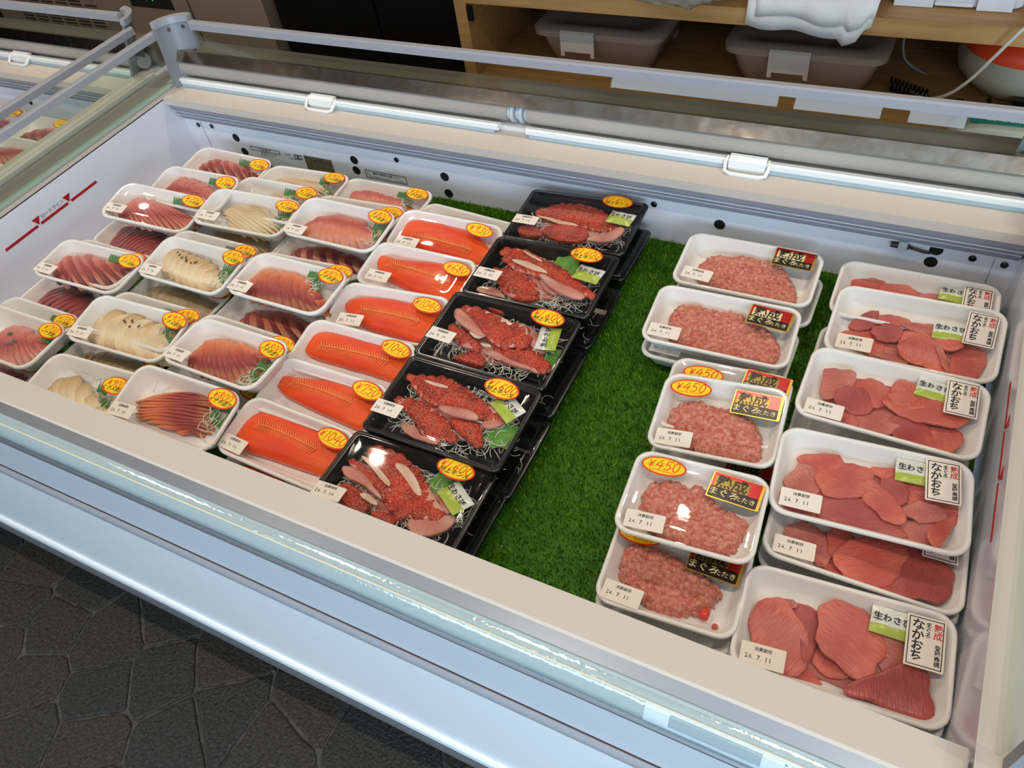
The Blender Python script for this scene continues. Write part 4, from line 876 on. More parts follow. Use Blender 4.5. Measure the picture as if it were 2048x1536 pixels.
def mince(root, P, z0, seed, H=.014, hmax=.02):
    rs = np.random.default_rng(seed); P = np.array(smooth_poly(ccw(P), 2)); x0, y0 = P.min(0) - .003; x1, y1 = P.max(0) + .003
    st = .0014; X, Y = np.meshgrid(np.arange(x0, x1, st), np.arange(y0, y1, st)); g = np.c_[X.ravel(), Y.ravel()]
    g = g + rs.uniform(-.0003, .0003, g.shape)
    A, B = P, np.roll(P, -1, 0); dist = np.full(len(g), 9.0); ins = np.zeros(len(g), bool)
    for a, b_ in zip(A, B):
        ab = b_ - a; t = np.clip(((g - a) @ ab) / (ab @ ab + 1e-12), 0, 1); dist = np.minimum(dist, np.hypot(*(g - a - t[:, None] * ab).T))
        cond = (a[1] > g[:, 1]) != (b_[1] > g[:, 1])
        xx = (b_[0] - a[0]) * (g[:, 1] - a[1]) / (b_[1] - a[1] + 1e-12) + a[0]; ins ^= cond & (g[:, 0] < xx)
    sd = np.where(ins, dist, -dist) + .0018 * np.sin(g[:, 0] * 520 + 3 * np.sin(g[:, 1] * 300)) * .8
    h = np.clip(sd / .013, 0, 1); h = h * (2 - h)
    z = H * h
    def lumps(k, r0, r1, amp):
        out = np.zeros(len(g)); q = np.c_[rs.uniform(x0, x1, k), rs.uniform(y0, y1, k)]; rr = rs.uniform(r0, r1, k); el = rs.uniform(0, pi, k)
        for p, r, a in zip(q, rr, el):
            d = g - p; u = d[:, 0] * cos(a) + d[:, 1] * sin(a); w = -d[:, 0] * sin(a) + d[:, 1] * cos(a)
            t = 1 - (u / (r * 1.5)) ** 2 - (w / r) ** 2; s = t > 0
            out[s] = np.maximum(out[s], np.sqrt(t[s]) * r)
        return out * amp
    area = (x1 - x0) * (y1 - y0)
    z = z + (lumps(int(area / .00022), .007, .013, .42) + lumps(int(area / .000020), .0022, .0044, 1.2)) * np.clip(sd / .003, 0, 1)
    z = np.where(sd > 0, z, 0)
    ny, nx = X.shape; keep = sd > -.0012; idx = -np.ones(len(g), int); idx[keep] = np.arange(keep.sum())
    F = []
    for j in range(ny - 1):
        for i in range(nx - 1):
            q = (j * nx + i, j * nx + i + 1, (j + 1) * nx + i + 1, (j + 1) * nx + i)
            if all(keep[k] for k in q): F.append([int(idx[k]) for k in q])
    V = np.c_[g, z0 + np.minimum(z, hmax)][keep]
    me = bpy.data.meshes.new('minced_fish'); me.from_pydata(V.tolist(), [], F); me.materials.append(MINCE)
    me.polygons.foreach_set('use_smooth', [True] * len(F))
    return link('minced_fish', me, root, kind='stuff')

F_TUNA3 = fish_mat('deep_tuna', [(0, (190, 84, 74)), (.5, (158, 58, 56)), (1, (184, 88, 78))], rough=.24, streak=1.5, bump=.4)
LAB = {
'c1a': 'white foam tray of pink fish slices, rearmost in leftmost column, against back liner',
'c1b': 'white foam tray of pink fish slices, second from back in the leftmost column',
'c1c': 'white foam tray of pale pink slices beside the red load line, above a darker tray',
'c1d': 'white foam tray of dark pink fanned slices under the tray by the load line',
'c1e': 'white foam tray showing only its back rim behind the streaked pink and brown tray',
'c1f': 'white foam tray of streaked pink and brown slices, raised midway along the leftmost column',
'c1g': 'white foam tray of dark red slices peeking from under the streaked pink tray',
'c1h': 'white foam tray showing back rim, green divider and sticker behind the grey-skinned pink tray',
'c1i': 'white foam tray of pink slices with grey skin patches, frontmost in the leftmost column',
'c1j': 'white foam tray of dark fish under the grey-skinned pink tray, mostly hidden',
'c2a': 'white foam tray of pale fish, rearmost in the second column, below the bronze plate',
'c2b': 'white foam tray of pale fish, second from the back in the second column',
'c2c': 'white foam tray of smooth pale beige slices, raised, in the second column',
'c2d': 'white foam tray of shadowed pale fish tucked under the smooth beige tray',
'c2e': 'white foam tray showing its back rim and sticker, just behind the seared pale fillet tray',
'c2f': 'white foam tray of seared pale fillet with dark char spots, midway along the second column',
'c2g': 'white foam tray of shadowed pale fish peeking from under the seared fillet tray',
'c2h': 'white foam tray showing its back rim and sticker, behind the broad cream fillet tray',
'c2i': 'white foam tray of broad cream fillet slices with brown marks, in the second column',
'c2j': 'white foam tray of grey-beige ribbed slices under the broad cream fillet tray',
'c2k': 'white foam tray of rolled beige slices, frontmost in the second column',
'c3a': 'white foam tray of bright rose fish, rearmost in the third column, against the back liner',
'c3b': 'white foam tray showing back rim and sticker, second from back in the third column',
'c3c': 'white foam tray of rose fish with a silvery edge, raised, in the third column',
'c3d': 'white foam tray of deep rose fish tucked under the silvery-edged rose tray',
'c3e': 'white foam tray showing its back rim and sticker, just behind the fan of orange-brown slices',
'c3f': 'white foam tray of orange-brown slices fanned diagonally, midway along the third column',
'c3g': 'white foam tray of rose slices peeking from under the fan of orange-brown slices',
'c3h': 'white foam tray showing its back rim and sticker, behind the dark red leaf-shaped fish tray',
'c3i': 'white foam tray of dark red slices in a leaf shape, in the third column',
'c3j': 'white foam tray of red and orange slices in level rows, frontmost in third column',
'c3k': 'white foam tray almost hidden under the dark red leaf-shaped fish tray',
'c4a': 'white foam tray showing back rim and red sliver, rearmost in the orange trout column',
'c4b': 'white foam tray of bright orange trout fillet priced ¥930',
'c4c': 'white foam tray of ragged-ended orange trout fillet priced ¥680',
'c4d': 'white foam tray of orange trout fillet priced ¥1040, third full tray from the back liner',
'c4e': 'white foam tray of orange trout fillet priced ¥1040, directly behind the ¥750 tray',
'c4f': 'white foam tray of ragged orange trout fillet priced ¥750',
'c4g': 'white foam tray of orange trout fillet priced ¥1040, frontmost, at the front rim',
'c4h': 'white foam tray under the frontmost orange trout tray, only its front edge showing',
'k1': 'black lidded box of red scaled fish, rearmost of the black boxes, against the back liner',
'k2': 'black lidded box of red scaled fish with a large green leaf',
'k3': 'black lidded box of red scaled fish, middle one of the five black boxes',
'k4': 'black lidded box of red scaled fish, second of the five from the front rim',
'k5': 'black lidded box of red scaled fish with broad white scores, at the front rim',
'k1u': 'black box underneath the rearmost box of red fish', 'k2u': 'black box underneath the red fish box with the large green leaf',
'k3u': 'black box underneath the middle box of red fish', 'k4u': 'black box underneath the second red fish box from the front rim', 'k5u': 'black box underneath the frontmost box of red fish',
'm1': 'long white foam tray of pink minced tuna, rearmost in its column, near the back liner',
'm1u': 'white foam tray stacked underneath the rearmost minced tuna tray',
'm2': 'long white foam tray of pink minced tuna, second from back in its column',
'm2u': 'white foam tray underneath the second minced tuna tray, its date label showing in the gap',
'm3b': 'white foam tray mostly hidden behind the upper ¥450 minced tuna tray',
'm3': 'squarish white foam tray of minced tuna priced ¥450, farther from the front rim',
'm3u': 'white foam tray underneath the farther ¥450 minced tuna tray',
'm4': 'squarish white foam tray of minced tuna priced ¥450, nearer the front rim',
'm5': 'squarish white foam tray of minced tuna with a bright red scrap, frontmost in its column',
'm6': 'white foam tray at the bottom under the frontmost minced tuna tray',
'n1': 'white foam tray of sliced red tuna, rearmost in the rightmost column, under the sensor clip',
'n2': 'white foam tray of sliced red tuna, second from back in the rightmost column',
'n3': 'white foam tray of sliced red tuna, third from back in the rightmost column',
'n4': 'white foam tray of sliced red tuna, fourth from back in the rightmost column',
'n5': 'white foam tray of sliced red tuna peeking from under the fourth tray',
'n6': 'white foam tray of sliced red tuna, frontmost in the rightmost column, at the front rim',
'n2u': 'white foam tray underneath the second sliced tuna tray from the back',
'n3u': 'white foam tray underneath the third sliced tuna tray from the back',
'n5u': 'white foam tray lowest in the stack under the fourth sliced tuna tray',
'n6u': 'white foam tray underneath the frontmost sliced tuna tray',
'l1': 'white foam tray of pink fish in the neighbouring case, farther one by the end glass',
'l2': 'white foam tray of pale pink fish in the neighbouring case, nearer one by its glass',
'l3': 'white foam tray with a yellow sticker in the neighbouring case',
}
# slicing style: angle (deg), number of slices, materials, fan
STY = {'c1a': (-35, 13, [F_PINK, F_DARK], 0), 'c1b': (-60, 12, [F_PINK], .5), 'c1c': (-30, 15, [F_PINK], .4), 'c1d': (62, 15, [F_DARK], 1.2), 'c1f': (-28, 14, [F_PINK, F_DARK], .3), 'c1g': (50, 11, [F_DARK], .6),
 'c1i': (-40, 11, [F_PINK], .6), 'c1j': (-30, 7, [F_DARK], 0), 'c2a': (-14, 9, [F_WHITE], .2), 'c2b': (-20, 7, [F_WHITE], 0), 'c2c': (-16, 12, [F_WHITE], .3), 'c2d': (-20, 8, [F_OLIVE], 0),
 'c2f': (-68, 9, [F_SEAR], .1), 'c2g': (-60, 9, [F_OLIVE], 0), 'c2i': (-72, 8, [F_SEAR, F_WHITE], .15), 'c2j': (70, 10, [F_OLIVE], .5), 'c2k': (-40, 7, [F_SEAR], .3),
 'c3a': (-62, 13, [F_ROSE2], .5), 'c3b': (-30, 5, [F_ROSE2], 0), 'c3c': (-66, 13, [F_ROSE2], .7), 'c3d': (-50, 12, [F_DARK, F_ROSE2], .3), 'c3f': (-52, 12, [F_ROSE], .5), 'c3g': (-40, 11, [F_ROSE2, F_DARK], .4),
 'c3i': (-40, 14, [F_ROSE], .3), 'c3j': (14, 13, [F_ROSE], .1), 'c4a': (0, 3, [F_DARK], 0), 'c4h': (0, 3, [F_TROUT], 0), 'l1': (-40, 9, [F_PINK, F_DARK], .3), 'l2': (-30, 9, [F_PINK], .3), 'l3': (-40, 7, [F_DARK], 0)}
PRICE = {'c1': ('700', 'イナダ刺'), 'c2': ('900', 'ヒラメ刺身'), 'c3': ('800', 'イサキ造り'), 'k': ('1,600', '特上キンメ'), 'l': ('700', 'イナダ刺')}
CP = {'c2b': '700', 'c4b': '930', 'c4c': '680', 'c4d': '1040', 'c4e': '1040', 'c4f': '750', 'c4g': '1040'}
GROUP = {'A': 'packs of sliced fish in foam trays', 'S': 'packs of orange trout', 'K': 'black boxes of red fish', 'M': 'packs of minced tuna', 'P': 'packs of minced tuna', 'E': 'packs of sliced red tuna'}
KIND = {'A': 'sashimi_pack', 'S': 'trout_pack', 'K': 'fish_box', 'M': 'minced_tuna_pack', 'P': 'minced_tuna_pack', 'E': 'sliced_tuna_pack'}
for k_, p_, f_, st_ in (('l1', (-1.80, .935, -.082), [(-700, -200), (-300, 250), (300, 330), (700, 50), (500, -250), (0, -330)], (420, 300)), ('l2', (-1.81, .838, -.076), [(-600, -250), (-400, 250), (200, 330), (500, 100), (300, -300)], None), ('l3', (-2.0, .945, -.082), [(-500, -250), (-400, 250), (200, 230), (500, -50), (300, -300)], (620, 290))):
    PACKS[k_] = ['A', list(p_), [0, 2, 0], {'fish': f_}]
    if st_: PACKS[k_][3]['sticker'] = st_
for k_, dy in (('c1d', .022), ('c1g', .018), ('c2d', .036), ('c2g', .040), ('c2j', .028), ('c3d', .040), ('c3g', .040), ('c3k', .022), ('c1j', .0)):
    PACKS[k_][1][1] += dy; PACKS[k_][1][0] -= .020
    for key, val in PACKS[k_][3].items():
        s_ = round(dy * 1e4)
        if key == 'fish': PACKS[k_][3][key] = [(x + 200, y - s_) for x, y in val]
        else: PACKS[k_][3][key] = (val[0] + 200, val[1] - s_)

def hull(pts):
    pts = sorted(set((round(x, 5), round(y, 5)) for x, y in pts))
    def half(L):
        o = []
        for p in L:
            while len(o) >= 2 and (o[-1][0] - o[-2][0]) * (p[1] - o[-2][1]) - (o[-1][1] - o[-2][1]) * (p[0] - o[-2][0]) <= 0: o.pop()
            o.append(p)
        return o
    return half(pts)[:-1] + half(pts[::-1])[:-1]
def make_pack(key):
    ty, pos, rot, C = PACKS[key]; w, d, h, r = SIZE[ty]
    E = Euler((radians(rot[1]), radians(rot[2]), radians(rot[0])), 'YXZ')
    base = Vector(pos) + E.to_matrix() @ Vector((0, 0, -h))
    T = thing(KIND[ty], LAB[key], 'fish pack', base, None, GROUP[ty]); T.rotation_mode = 'YXZ'; T.rotation_euler = E
    link('tray', tray_mesh(ty), T); 
    link('clear_lid' if ty == 'K' else 'cling_film', cover_mesh(ty), T)
    sd = sum(ord(c) * (i + 3) for i, c in enumerate(key)); rs = np.random.default_rng(sd)
    g = lambda k: (C[k][0] / 1e4, C[k][1] / 1e4)
    P = lambda L: [(x / 1e4, y / 1e4) for x, y in L]
    ztop = h + (.0047 if ty == 'K' else .0009)
    cl = lambda q, mx, my: (min(max(q[0], -w / 2 + mx), w / 2 - mx), min(max(q[1], -d / 2 + my), d / 2 - my))
    if 'sticker' in C:
        x, y = cl(g('sticker'), .024, .016)
        col = key[:2] if key[:2] in PRICE else key[0]
        if ty == 'S': sticker(T, x, y, ztop, CP.get(key, '1040'), '', (.052, .028), -.10 + rs.uniform(-.06, .06), .0135)
        elif ty == 'P': sticker(T, x, y, ztop, '450', '', (.054, .027), .02, .0135)
        elif ty == 'K': sticker(T, x, y, ztop, '1,600', PRICE['k'][1], (.053, .031), -.10 + rs.uniform(-.05, .05), .0125)
        else: sticker(T, x, y, ztop, CP.get(key, PRICE[col][0]), PRICE[col][1], (.050, .031), -.12 + rs.uniform(-.08, .08), .0118)
    if 'date' in C:
        x, y = cl(g('date'), .024, .013)
        dt = "26. 7. 11" if ty in ('M', 'P', 'E', 'S') else "26. 7. 10"
        date_label(T, x, y, ztop, dt, rs.uniform(-.06, .06), (.042, .0215) if ty in ('A', 'S', 'K') else (.045, .0235))
    if 'label' in C:
        x, y = g('label')
        if ty == 'E': x, y = cl((x, y), .0215, .029); nakaochi_label(T, x, y, ztop, rs.uniform(-.04, .05))
        else: x, y = cl((x, y), .033, .0215); aged_label(T, x, y, ztop, -.05 + rs.uniform(-.06, .03), ty == 'P')
    if 'wasabi' in C and ty != 'K':
        x, y = cl(g('wasabi'), .030, .024); packet(T, x, y, h - .0078, rs.uniform(-.08, .03))
    if ty == 'A' and 'fish' in C:
        an, n, ms, fan = STY[key]
        S = slices(T, clampP(P(C['fish']), ty, .0155), radians(an), n, .0185, .0042, ms, sd, fan=fan)
        if key in ('c2f', 'c2i'):
            for i in range(9):
                q = np.array(P(C['fish'])); c = q.mean(0); p = c + (q[i % 3 + 1] - c) * rs.uniform(.1, .5)
                blob(T, 'char_mark', [(p[0] - .0012, p[1] - .002), (p[0] + .0012, p[1] - .0018), (p[0] + .001, p[1] + .0022), (p[0] - .001, p[1] + .002)], .0245, .0008, .0003, CHAR, i, n=10, wav=0)
        if key == 'c1i':
            for i, p in enumerate(((.012, -.012), (.018, -.004), (-.006, .006))):
                blob(T, 'grey_skin', [(p[0] - .006, p[1] - .003), (p[0] + .006, p[1] - .002), (p[0] + .005, p[1] + .004), (p[0] - .005, p[1] + .003)], .0225, .0015, .0006, mat('grey_skin', (92, 92, 86), .35), i, n=12)
        q = np.array(clampP(P(C['fish']), ty)); c = q.mean(0)
        radish(T, c[0], c[1] + .004, min(.068, np.ptp(q[:, 0]) / 2 + .008), min(.033, np.ptp(q[:, 1]) / 2 + .006), .004, 26, sd + 1, .004)
    if ty == 'A' and 'leaf' in C:
        x, y = cl(g('leaf'), .027, .016); bamboo_leaf(T, x, y - .004, h - .013, rs.uniform(-.3, .3), w=.024, hh=.021)
        if key[:2] in ('c2', 'c3') and 'fish' in C:
            bamboo_leaf(T, min(x + .014, w / 2 - .032), y - .022, h - .016, rs.uniform(-.6, -.2), w=.026, hh=.02)
            radish(T, min(x + .010, w / 2 - .034), max(y - .020, -d / 2 + .030), .015, .016, h - .018, 30, sd + 2, .008, .0006)
    if ty == 'S' and 'fish' in C:
        pts = clampP(P(C['fish']), ty, .013)
        if key in ('c4a', 'c4h'): blob(T, 'trout_fillet', pts, .004, .012, .004, F_TROUT if key == 'c4h' else F_DARK, sd)
        else:
            ctr = np.array(pts).mean(0)
            f = blob(T, 'trout_fillet', pts, .004, .0125, .0058, F_TROUT, sd, wav=.0002, n=40, rough=.012)
            pa = np.array(pts); lo = pa[pa[:, 0].argsort()][:3].mean(0); hi = pa[pa[:, 0].argsort()][-2:].mean(0)
            b = MB(); pp = []
            for t in np.linspace(.12, .86, 14):
                q = lo + (hi - lo) * t; pp.append((q[0], q[1] + .004 * sin(t * 3), .0229 + .0004 * sin(t * pi)))
            b.tube(pp, [.0004 + .0006 * sin(t * pi) for t in np.linspace(.05, .95, 14)], 5)
            for k_, t in enumerate(np.linspace(.12, .84, 26)):
                q = lo + (hi - lo) * t; y0 = q[1] + .004 * sin(t * 3)
                for sg in (-1, 1): b.tube([(q[0], y0, .0228), (q[0] - .004, y0 + sg * .006, .0226), (q[0] - .0050, y0 + sg * .0115, .0218)], [.0009, .0008, .0004], 4)
            build('muscle_line', b, mat('trout_line', (255, 150, 74), .3), f, True)
    if ty == 'E' and 'pieces' in C:
        for i, poly in enumerate(C['pieces']):
            n_ = len(C['pieces'])
            if i == 0:
                hp = hull([q for pl in C['pieces'] for q in clampP(P(pl), ty, .016)]); blob(T, 'tuna_slice', hp, .0032, .0030, .0012, F_TUNA2, sd + 99, grow=.94, rough=.03, n=40)
            blob(T, 'tuna_slice', clampP(P(poly), ty, .014), .0055 + .0085 * i / n_, .0034, .0004, [F_TUNA, F_TUNA2, F_TUNA, F_TUNA3][i % 4], sd + i, rs.uniform(-.09, .09), rs.uniform(-.09, .09), .0008, 40, rs.uniform(0, pi), grow=1.30, rough=.05)
    if ty in ('M', 'P') and 'fish' in C:
        mince(T, clampP(P(C['fish']), ty, .014), .004, sd, .0075, h - .0045)
        if key == 'm5':
            blob(T, 'red_scrap', [(.036, -.040), (.046, -.041), (.048, -.030), (.040, -.027)], .012, .006, .003, mat('bright_red_scrap', (214, 50, 28), .25), 3)
            blob(T, 'small_crumb', [(.052, -.044), (.058, -.045), (.059, -.039), (.053, -.038)], .004, .004, .002, F_TUNA, 4)
    if ty == 'K':
        top = 'skin' in C
        radish(T, 0, 0, w / 2 - .021, d / 2 - .019, .006, 330 if top else 60, sd, .021 if top else .014, .0007, inner=.3 if top else 0)
        if top:
            hp = hull([q for nm_ in ('skin', 'flesh') for pl in C.get(nm_, []) for q in clampP(P(pl), ty, .020)]); blob(T, 'pale_flesh', hp, .0125, .0045, .002, F_FLESH, sd, grow=.72)
            for nm, m_, z0, th, dm in (('flesh', F_FLESH, .0185, .0045, .0014), ('skin', F_SKIN, .0195, .006, .0032), ('stripe', F_STRIPE, .0282, .0014, .0006)):
                for i, poly in enumerate(C.get(nm, [])):
                    zz = z0 + (.0014 * i if nm != 'stripe' else .0007 * i)
                    if nm == 'flesh' and i == len(C['flesh']) - 1: zz += .007
                    if nm == 'skin' and len(poly) >= 7:
                        q = np.array(clampP(P(poly), ty, .015)); dv = q - q.mean(0); ev = np.linalg.eigh(dv.T @ dv)[1][:, 1]
                        blob(T, 'pale_flesh', q.tolist(), zz - .001, .0045, .001, F_FLESH, sd + i, grow=1.08)
                        slices(T, q, math.atan2(ev[1], ev[0]) + pi / 2 + rs.uniform(-.25, .1), max(4, int(np.ptp(dv @ ev) / .0125)), .0048, zz + .0022, [F_SKIN], sd + i, 'skin_slice', over=1.35, tiltk=.0016, jit=.0015)
                        continue
                    blob(T, {'flesh': 'pale_flesh', 'skin': 'skin_slice', 'stripe': 'score_mark'}[nm], clampP(P(poly), ty, .015), zz, th, dm, m_, sd + i * 7 + len(nm), rs.uniform(-.04, .04), rs.uniform(-.04, .04), .0005, 32, rs.uniform(0, pi), grow={'flesh': 1.06, 'skin': 1.2, 'stripe': 1.1}[nm])
            if 'leaf' in C:
                x, y = cl(g('leaf'), .032, .030); q = []
                for i in range(16):
                    a = 2 * pi * i / 16; rr = .026 * (1 if i % 2 == 0 else .72); q.append((x + rr * cos(a), y + rr * .9 * sin(a)))
                blob(T, 'green_leaf', q, .0155 if key != 'k2' else .022, .0008, .0010, SHISO, sd, n=48, wav=.0012)
            if 'wasabi' in C:
                x, y = cl(g('wasabi'), .034, .028); packet(T, x, y, .0305, {'k1': -.1, 'k2': -.12, 'k3': 1.75, 'k4': -.55, 'k5': -.62}[key], .45)
    return T
for key in sorted(PACKS): make_pack(key)

# ------------------------------------------------------------------ behind the case
SY = 1.42
S = thing('shelf_unit', 'pale wooden shelf unit behind the case holding bins, towel and bags', 'shelf', (-.4, 1.7, FZ))
def spart(name, dims, m=WOOD, parent=None, **k):
    mb = MB(); x0, x1, y0, y1, z0, z1 = dims; mb.box(x0 + .4, x1 + .4, y0 - 1.7, y1 - 1.7, z0 - FZ, z1 - FZ); return build(name, mb, m, parent or S, **k)
spart('side_panel', (-.937, -.909, SY, 2.05, FZ, .75)); spart('side_panel', (.62, .648, SY, 2.05, FZ, .75))
spart('shelf_board', (-.909, .62, SY, 2.05, .056, .086)); spart('shelf_board', (-.909, .62, SY - .03, 2.05, -.130, -.104)); spart('shelf_board', (-.909, .62, SY, 2.05, -.52, -.49)); spart('shelf_board', (-.909, .62, SY, 2.05, .42, .45))
spart('back_panel', (-.909, .62, 2.03, 2.05, -.104, .42), BLACKM)
def hinge():
    b = MB(); b.box(-.905, -.893, SY - .006, SY, .022, .052); b.v = [(x + .4, y - 1.7, z - FZ) for x, y, z in b.v]; build('bracket', b, BLACKM, S)
hinge()
def bin_box(x, y, z, w, d, h, label, clipx=0.0):
    T = thing('storage_bin', label, 'bin', (x, y, z))
    b = MB(); R = lambda i, zz, r=.03: rrect(w - 2 * i, d - 2 * i, r, 5, zz)
    b.loft([R(.028, 0), R(.022, .004), R(.004, h - .012), R(.004, h), R(.007, h), R(.007, h - .012), R(.025, .007), R(.034, .004)], 0, True, True, True); build('bin_body', b, BINM, T, 45)
    b = MB(); b.loft([R(-.004, h - .010), R(-.008, h - .008), R(-.008, h + .004), R(0, h + .009), R(.02, h + .009), R(.028, h + .004), R(.06, h + .004)], 0, True, False, True); build('bin_lid', b, BINM, T, 45)
    b = MB(); b.prism_x([(-d / 2 - .009, h + .008), (-d / 2 - .014, h + .004), (-d / 2 - .015, h - .034), (-d / 2 - .011, h - .034), (-d / 2 - .009, h)], clipx - .038, clipx + .038)
    b.box(clipx - .038, clipx - .030, -d / 2 - .015, -d / 2 - .011, h - .044, h - .034); b.box(clipx + .030, clipx + .038, -d / 2 - .015, -d / 2 - .011, h - .044, h - .034)
    build('bin_clip', b, BINW, T)
    rs = np.random.default_rng(int(abs(x) * 1000))
    for i in range(3):
        cx = -w * .26 + i * w * .26
        q = [(cx + .05 * cos(a) * rs.uniform(.7, 1.1), .11 * sin(a) * rs.uniform(.7, 1)) for a in np.linspace(0, 6.28, 9)[:-1]]
        blob(T, 'wrapped_bundle', q, .006, h * .45, .015, mat('dim_wrapped_goods', (176, 158, 148), .5), i, wav=.003)
    return T
bin_box(-.655, 1.665, -.104, .275, .34, .080, 'frosted storage bin with a white clip on the lower shelf, nearer the wooden side panel', -.035)
bin_box(-.235, 1.665, -.104, .285, .34, .080, 'frosted storage bin with a white clip on the lower shelf, below the white towel', -.020)
def tub(x, y, z, w, d, h, label):
    T = thing('plastic_tub', label, 'tub', (x, y, z))
    b = MB(); R = lambda i, zz: rrect(w - 2 * i, d - 2 * i, .02, 5, zz)
    b.loft([R(.010, 0), R(.006, .004), R(0, h), R(-.006, h), R(-.006, h + .006), R(.004, h + .006), R(.004, h), R(.012, .004)], 0, True, True, True); build('tub_body', b, TUBW, T, 45)
    b = MB(); b.box(-w * .13, w * .13, -d / 2 + .001, -d / 2 + .006, .004, .010); b.box(-w * .42, -w * .14, -d / 2 - .002, -d / 2 + .006, .001, .03); b.box(w * .16, w * .40, -d / 2 - .002, -d / 2 + .006, .001, .03); build('tub_foot_rib', b, TUBW, T)
    return T
tub(-.005, 1.60, .086, .215, .26, .10, 'white plastic tub on the upper shelf, beside the hanging cord')
tub(-.765, 1.60, .086, .235, .26, .09, 'white plastic tub on the upper shelf above the left bin, only its bottom edge showing')
# towel folded over the shelf edge
def towel():
    T = thing('towel', 'folded white towel hanging over the front of the upper wooden shelf', 'towel', (-.225, 1.44, .086))
    for nm, x0, x1, drop, seed, off in (('towel_fold', -.105, .105, .030, 1, 0), ('towel_fold', -.088, .108, .014, 2, .006)):
        b = MB(); nx, ny = 22, 16; rs = np.random.default_rng(seed); v = []; 
        for j in range(ny):
            t = j / (ny - 1)
            for i in range(nx):
                u = i / (nx - 1); x = x0 + (x1 - x0) * u; dr = drop * (1 - .55 * (2 * u - 1) ** 2) + .006 * sin(u * 9 + seed) + (.012 if .80 < u < .92 and nm else 0)
                s = t * (.20 + dr + .02)
                if s < .20: y, z = .20 - s - .02, .022 + off + .004 * sin(u * 12 + t * 5)
                else: y, z = -.024 - off * .4 + .0015 * sin(u * 20), .022 + off - (s - .20) * 1.15
                v.append((x + .004 * sin(t * 9), y, z))
        f = [(j * nx + i, j * nx + i + 1, (j + 1) * nx + i + 1, (j + 1) * nx + i) for j in range(ny - 1) for i in range(nx - 1)]
        b.add(v, f); o = build(nm, b, TOWEL, T, True)
        md = o.modifiers.new('thick', 'SOLIDIFY'); md.thickness = .005
towel()
def bag():
    T = thing('plastic_bag', 'crinkled clear plastic bag of sticks slumped over the upper shelf edge', 'bag', (-.455, 1.45, .100))
    bm = bmesh.new(); bmesh.ops.create_icosphere(bm, subdivisions=4, radius=1.0); rs = np.random.default_rng(9); ph = rs.uniform(0, 6, 6)
    for v in bm.verts:
        c = v.co; n = 1 + .09 * sin(9 * c.x + ph[0]) * sin(8 * c.y + ph[1]) + .07 * sin(17 * c.x + 11 * c.z + ph[2]) + .05 * sin(23 * c.y + 13 * c.x + ph[3])
        v.co = Vector((c.x * .115 * n, c.y * .075 * n, .036 + c.z * .046 * n - (.030 * max(0, -c.y - .35) * (1.2 + c.z * .2))))
    me = bpy.data.meshes.new('bag_film'); bm.to_mesh(me); bm.free(); me.materials.append(BAGM); me.polygons.foreach_set('use_smooth', [True] * len(me.polygons)); link('bag_film', me, T)
    b = MB()
    for i in range(26):
        y = rs.uniform(-.045, .04); z = .012 + rs.uniform(0, .045); x0 = rs.uniform(-.085, -.05)
        b.tube([(x0, y, z), (x0 + rs.uniform(.10, .14), y + rs.uniform(-.01, .01), z + rs.uniform(-.006, .006))], .0028, 6)
    build('bundled_sticks', b, mat('pale_stick', (206, 196, 176), .5), T, True, kind='stuff')
bag()
# appliance at the right end of the lower shelf
T = thing('rice_cooker', 'ivory round appliance with an orange lid band, at the right end of the lower shelf', 'appliance', (.150, 1.62, -.104))
b = MB(); A = np.linspace(0, 2 * pi, 40, endpoint=False)
ring = lambda r, z: [(r * cos(a), r * .9 * sin(a), z) for a in A]
b.loft([ring(.075, 0), ring(.100, .010), ring(.122, .035), ring(.128, .060), ring(.120, .082), ring(.100, .098)], 0, True, True, True); build('cooker_body', b, IVORY, T, 60)
b = MB(); b.loft([ring(.1225, .078), ring(.124, .086), ring(.116, .100), ring(.100, .114), ring(.080, .122), ring(.080, .112), ring(.098, .100)], 0, True, False, False); build('lid_band', b, ORANGE, T, 60)
b = MB(); b.loft([ring(.082, .117), ring(.070, .128), ring(.03, .134)], 0, True, True, True); build('cooker_lid', b, mat('grey_lid', (110, 112, 108), .35), T, 60)
b = MB(); b.box(-.02, .05, -.122, -.108, .018, .030); b.disc((-.055, -.104, .018), .004, 'y', 12, 0, -.008); build('control_strip', b, DISPB, T)
def cord(name, label, pts, r, m):
    b = MB(); P = [Vector(p) for p in pts]; Q = []
    for i in range(len(P) - 1):
        p0, p1, p2, p3 = P[max(i - 1, 0)], P[i], P[i + 1], P[min(i + 2, len(P) - 1)]
        for k in range(8):
            t = k / 8; Q.append(.5 * ((2 * p1) + (p2 - p0) * t + (2 * p0 - 5 * p1 + 4 * p2 - p3) * t * t + (3 * p1 - p0 - 3 * p2 + p3) * t ** 3))
    Q.append(P[-1]); b.tube(Q, r, 8)
    o = build(name, b, m, None, True); o['label'] = label; o['category'] = 'cord'; return o
cord('power_cord', 'white cord hanging from the upper shelf down past the orange-lidded appliance', [(.135, 1.40, .150), (.098, 1.40, .090), (.075, 1.405, .046), (.050, 1.42, -.006), (.022, 1.45, -.052), (-.012, 1.50, -.088), (-.05, 1.56, -.100)], .0028, CORD)
cord('power_cord', 'thin grey cord looping in the dark behind the bin and the appliance', [(.02, 1.72, .050), (.0, 1.66, .020), (-.03, 1.62, -.004), (-.066, 1.60, .005), (-.072, 1.60, -.03), (-.06, 1.60, -.07), (-.02, 1.61, -.099)], .0024, mat('grey_cord', (120, 118, 112), .5))
T = thing('coiled_cable', 'black coiled cable lying on the lower shelf beside the appliance', 'cable', (-.045, 1.53, -.104))
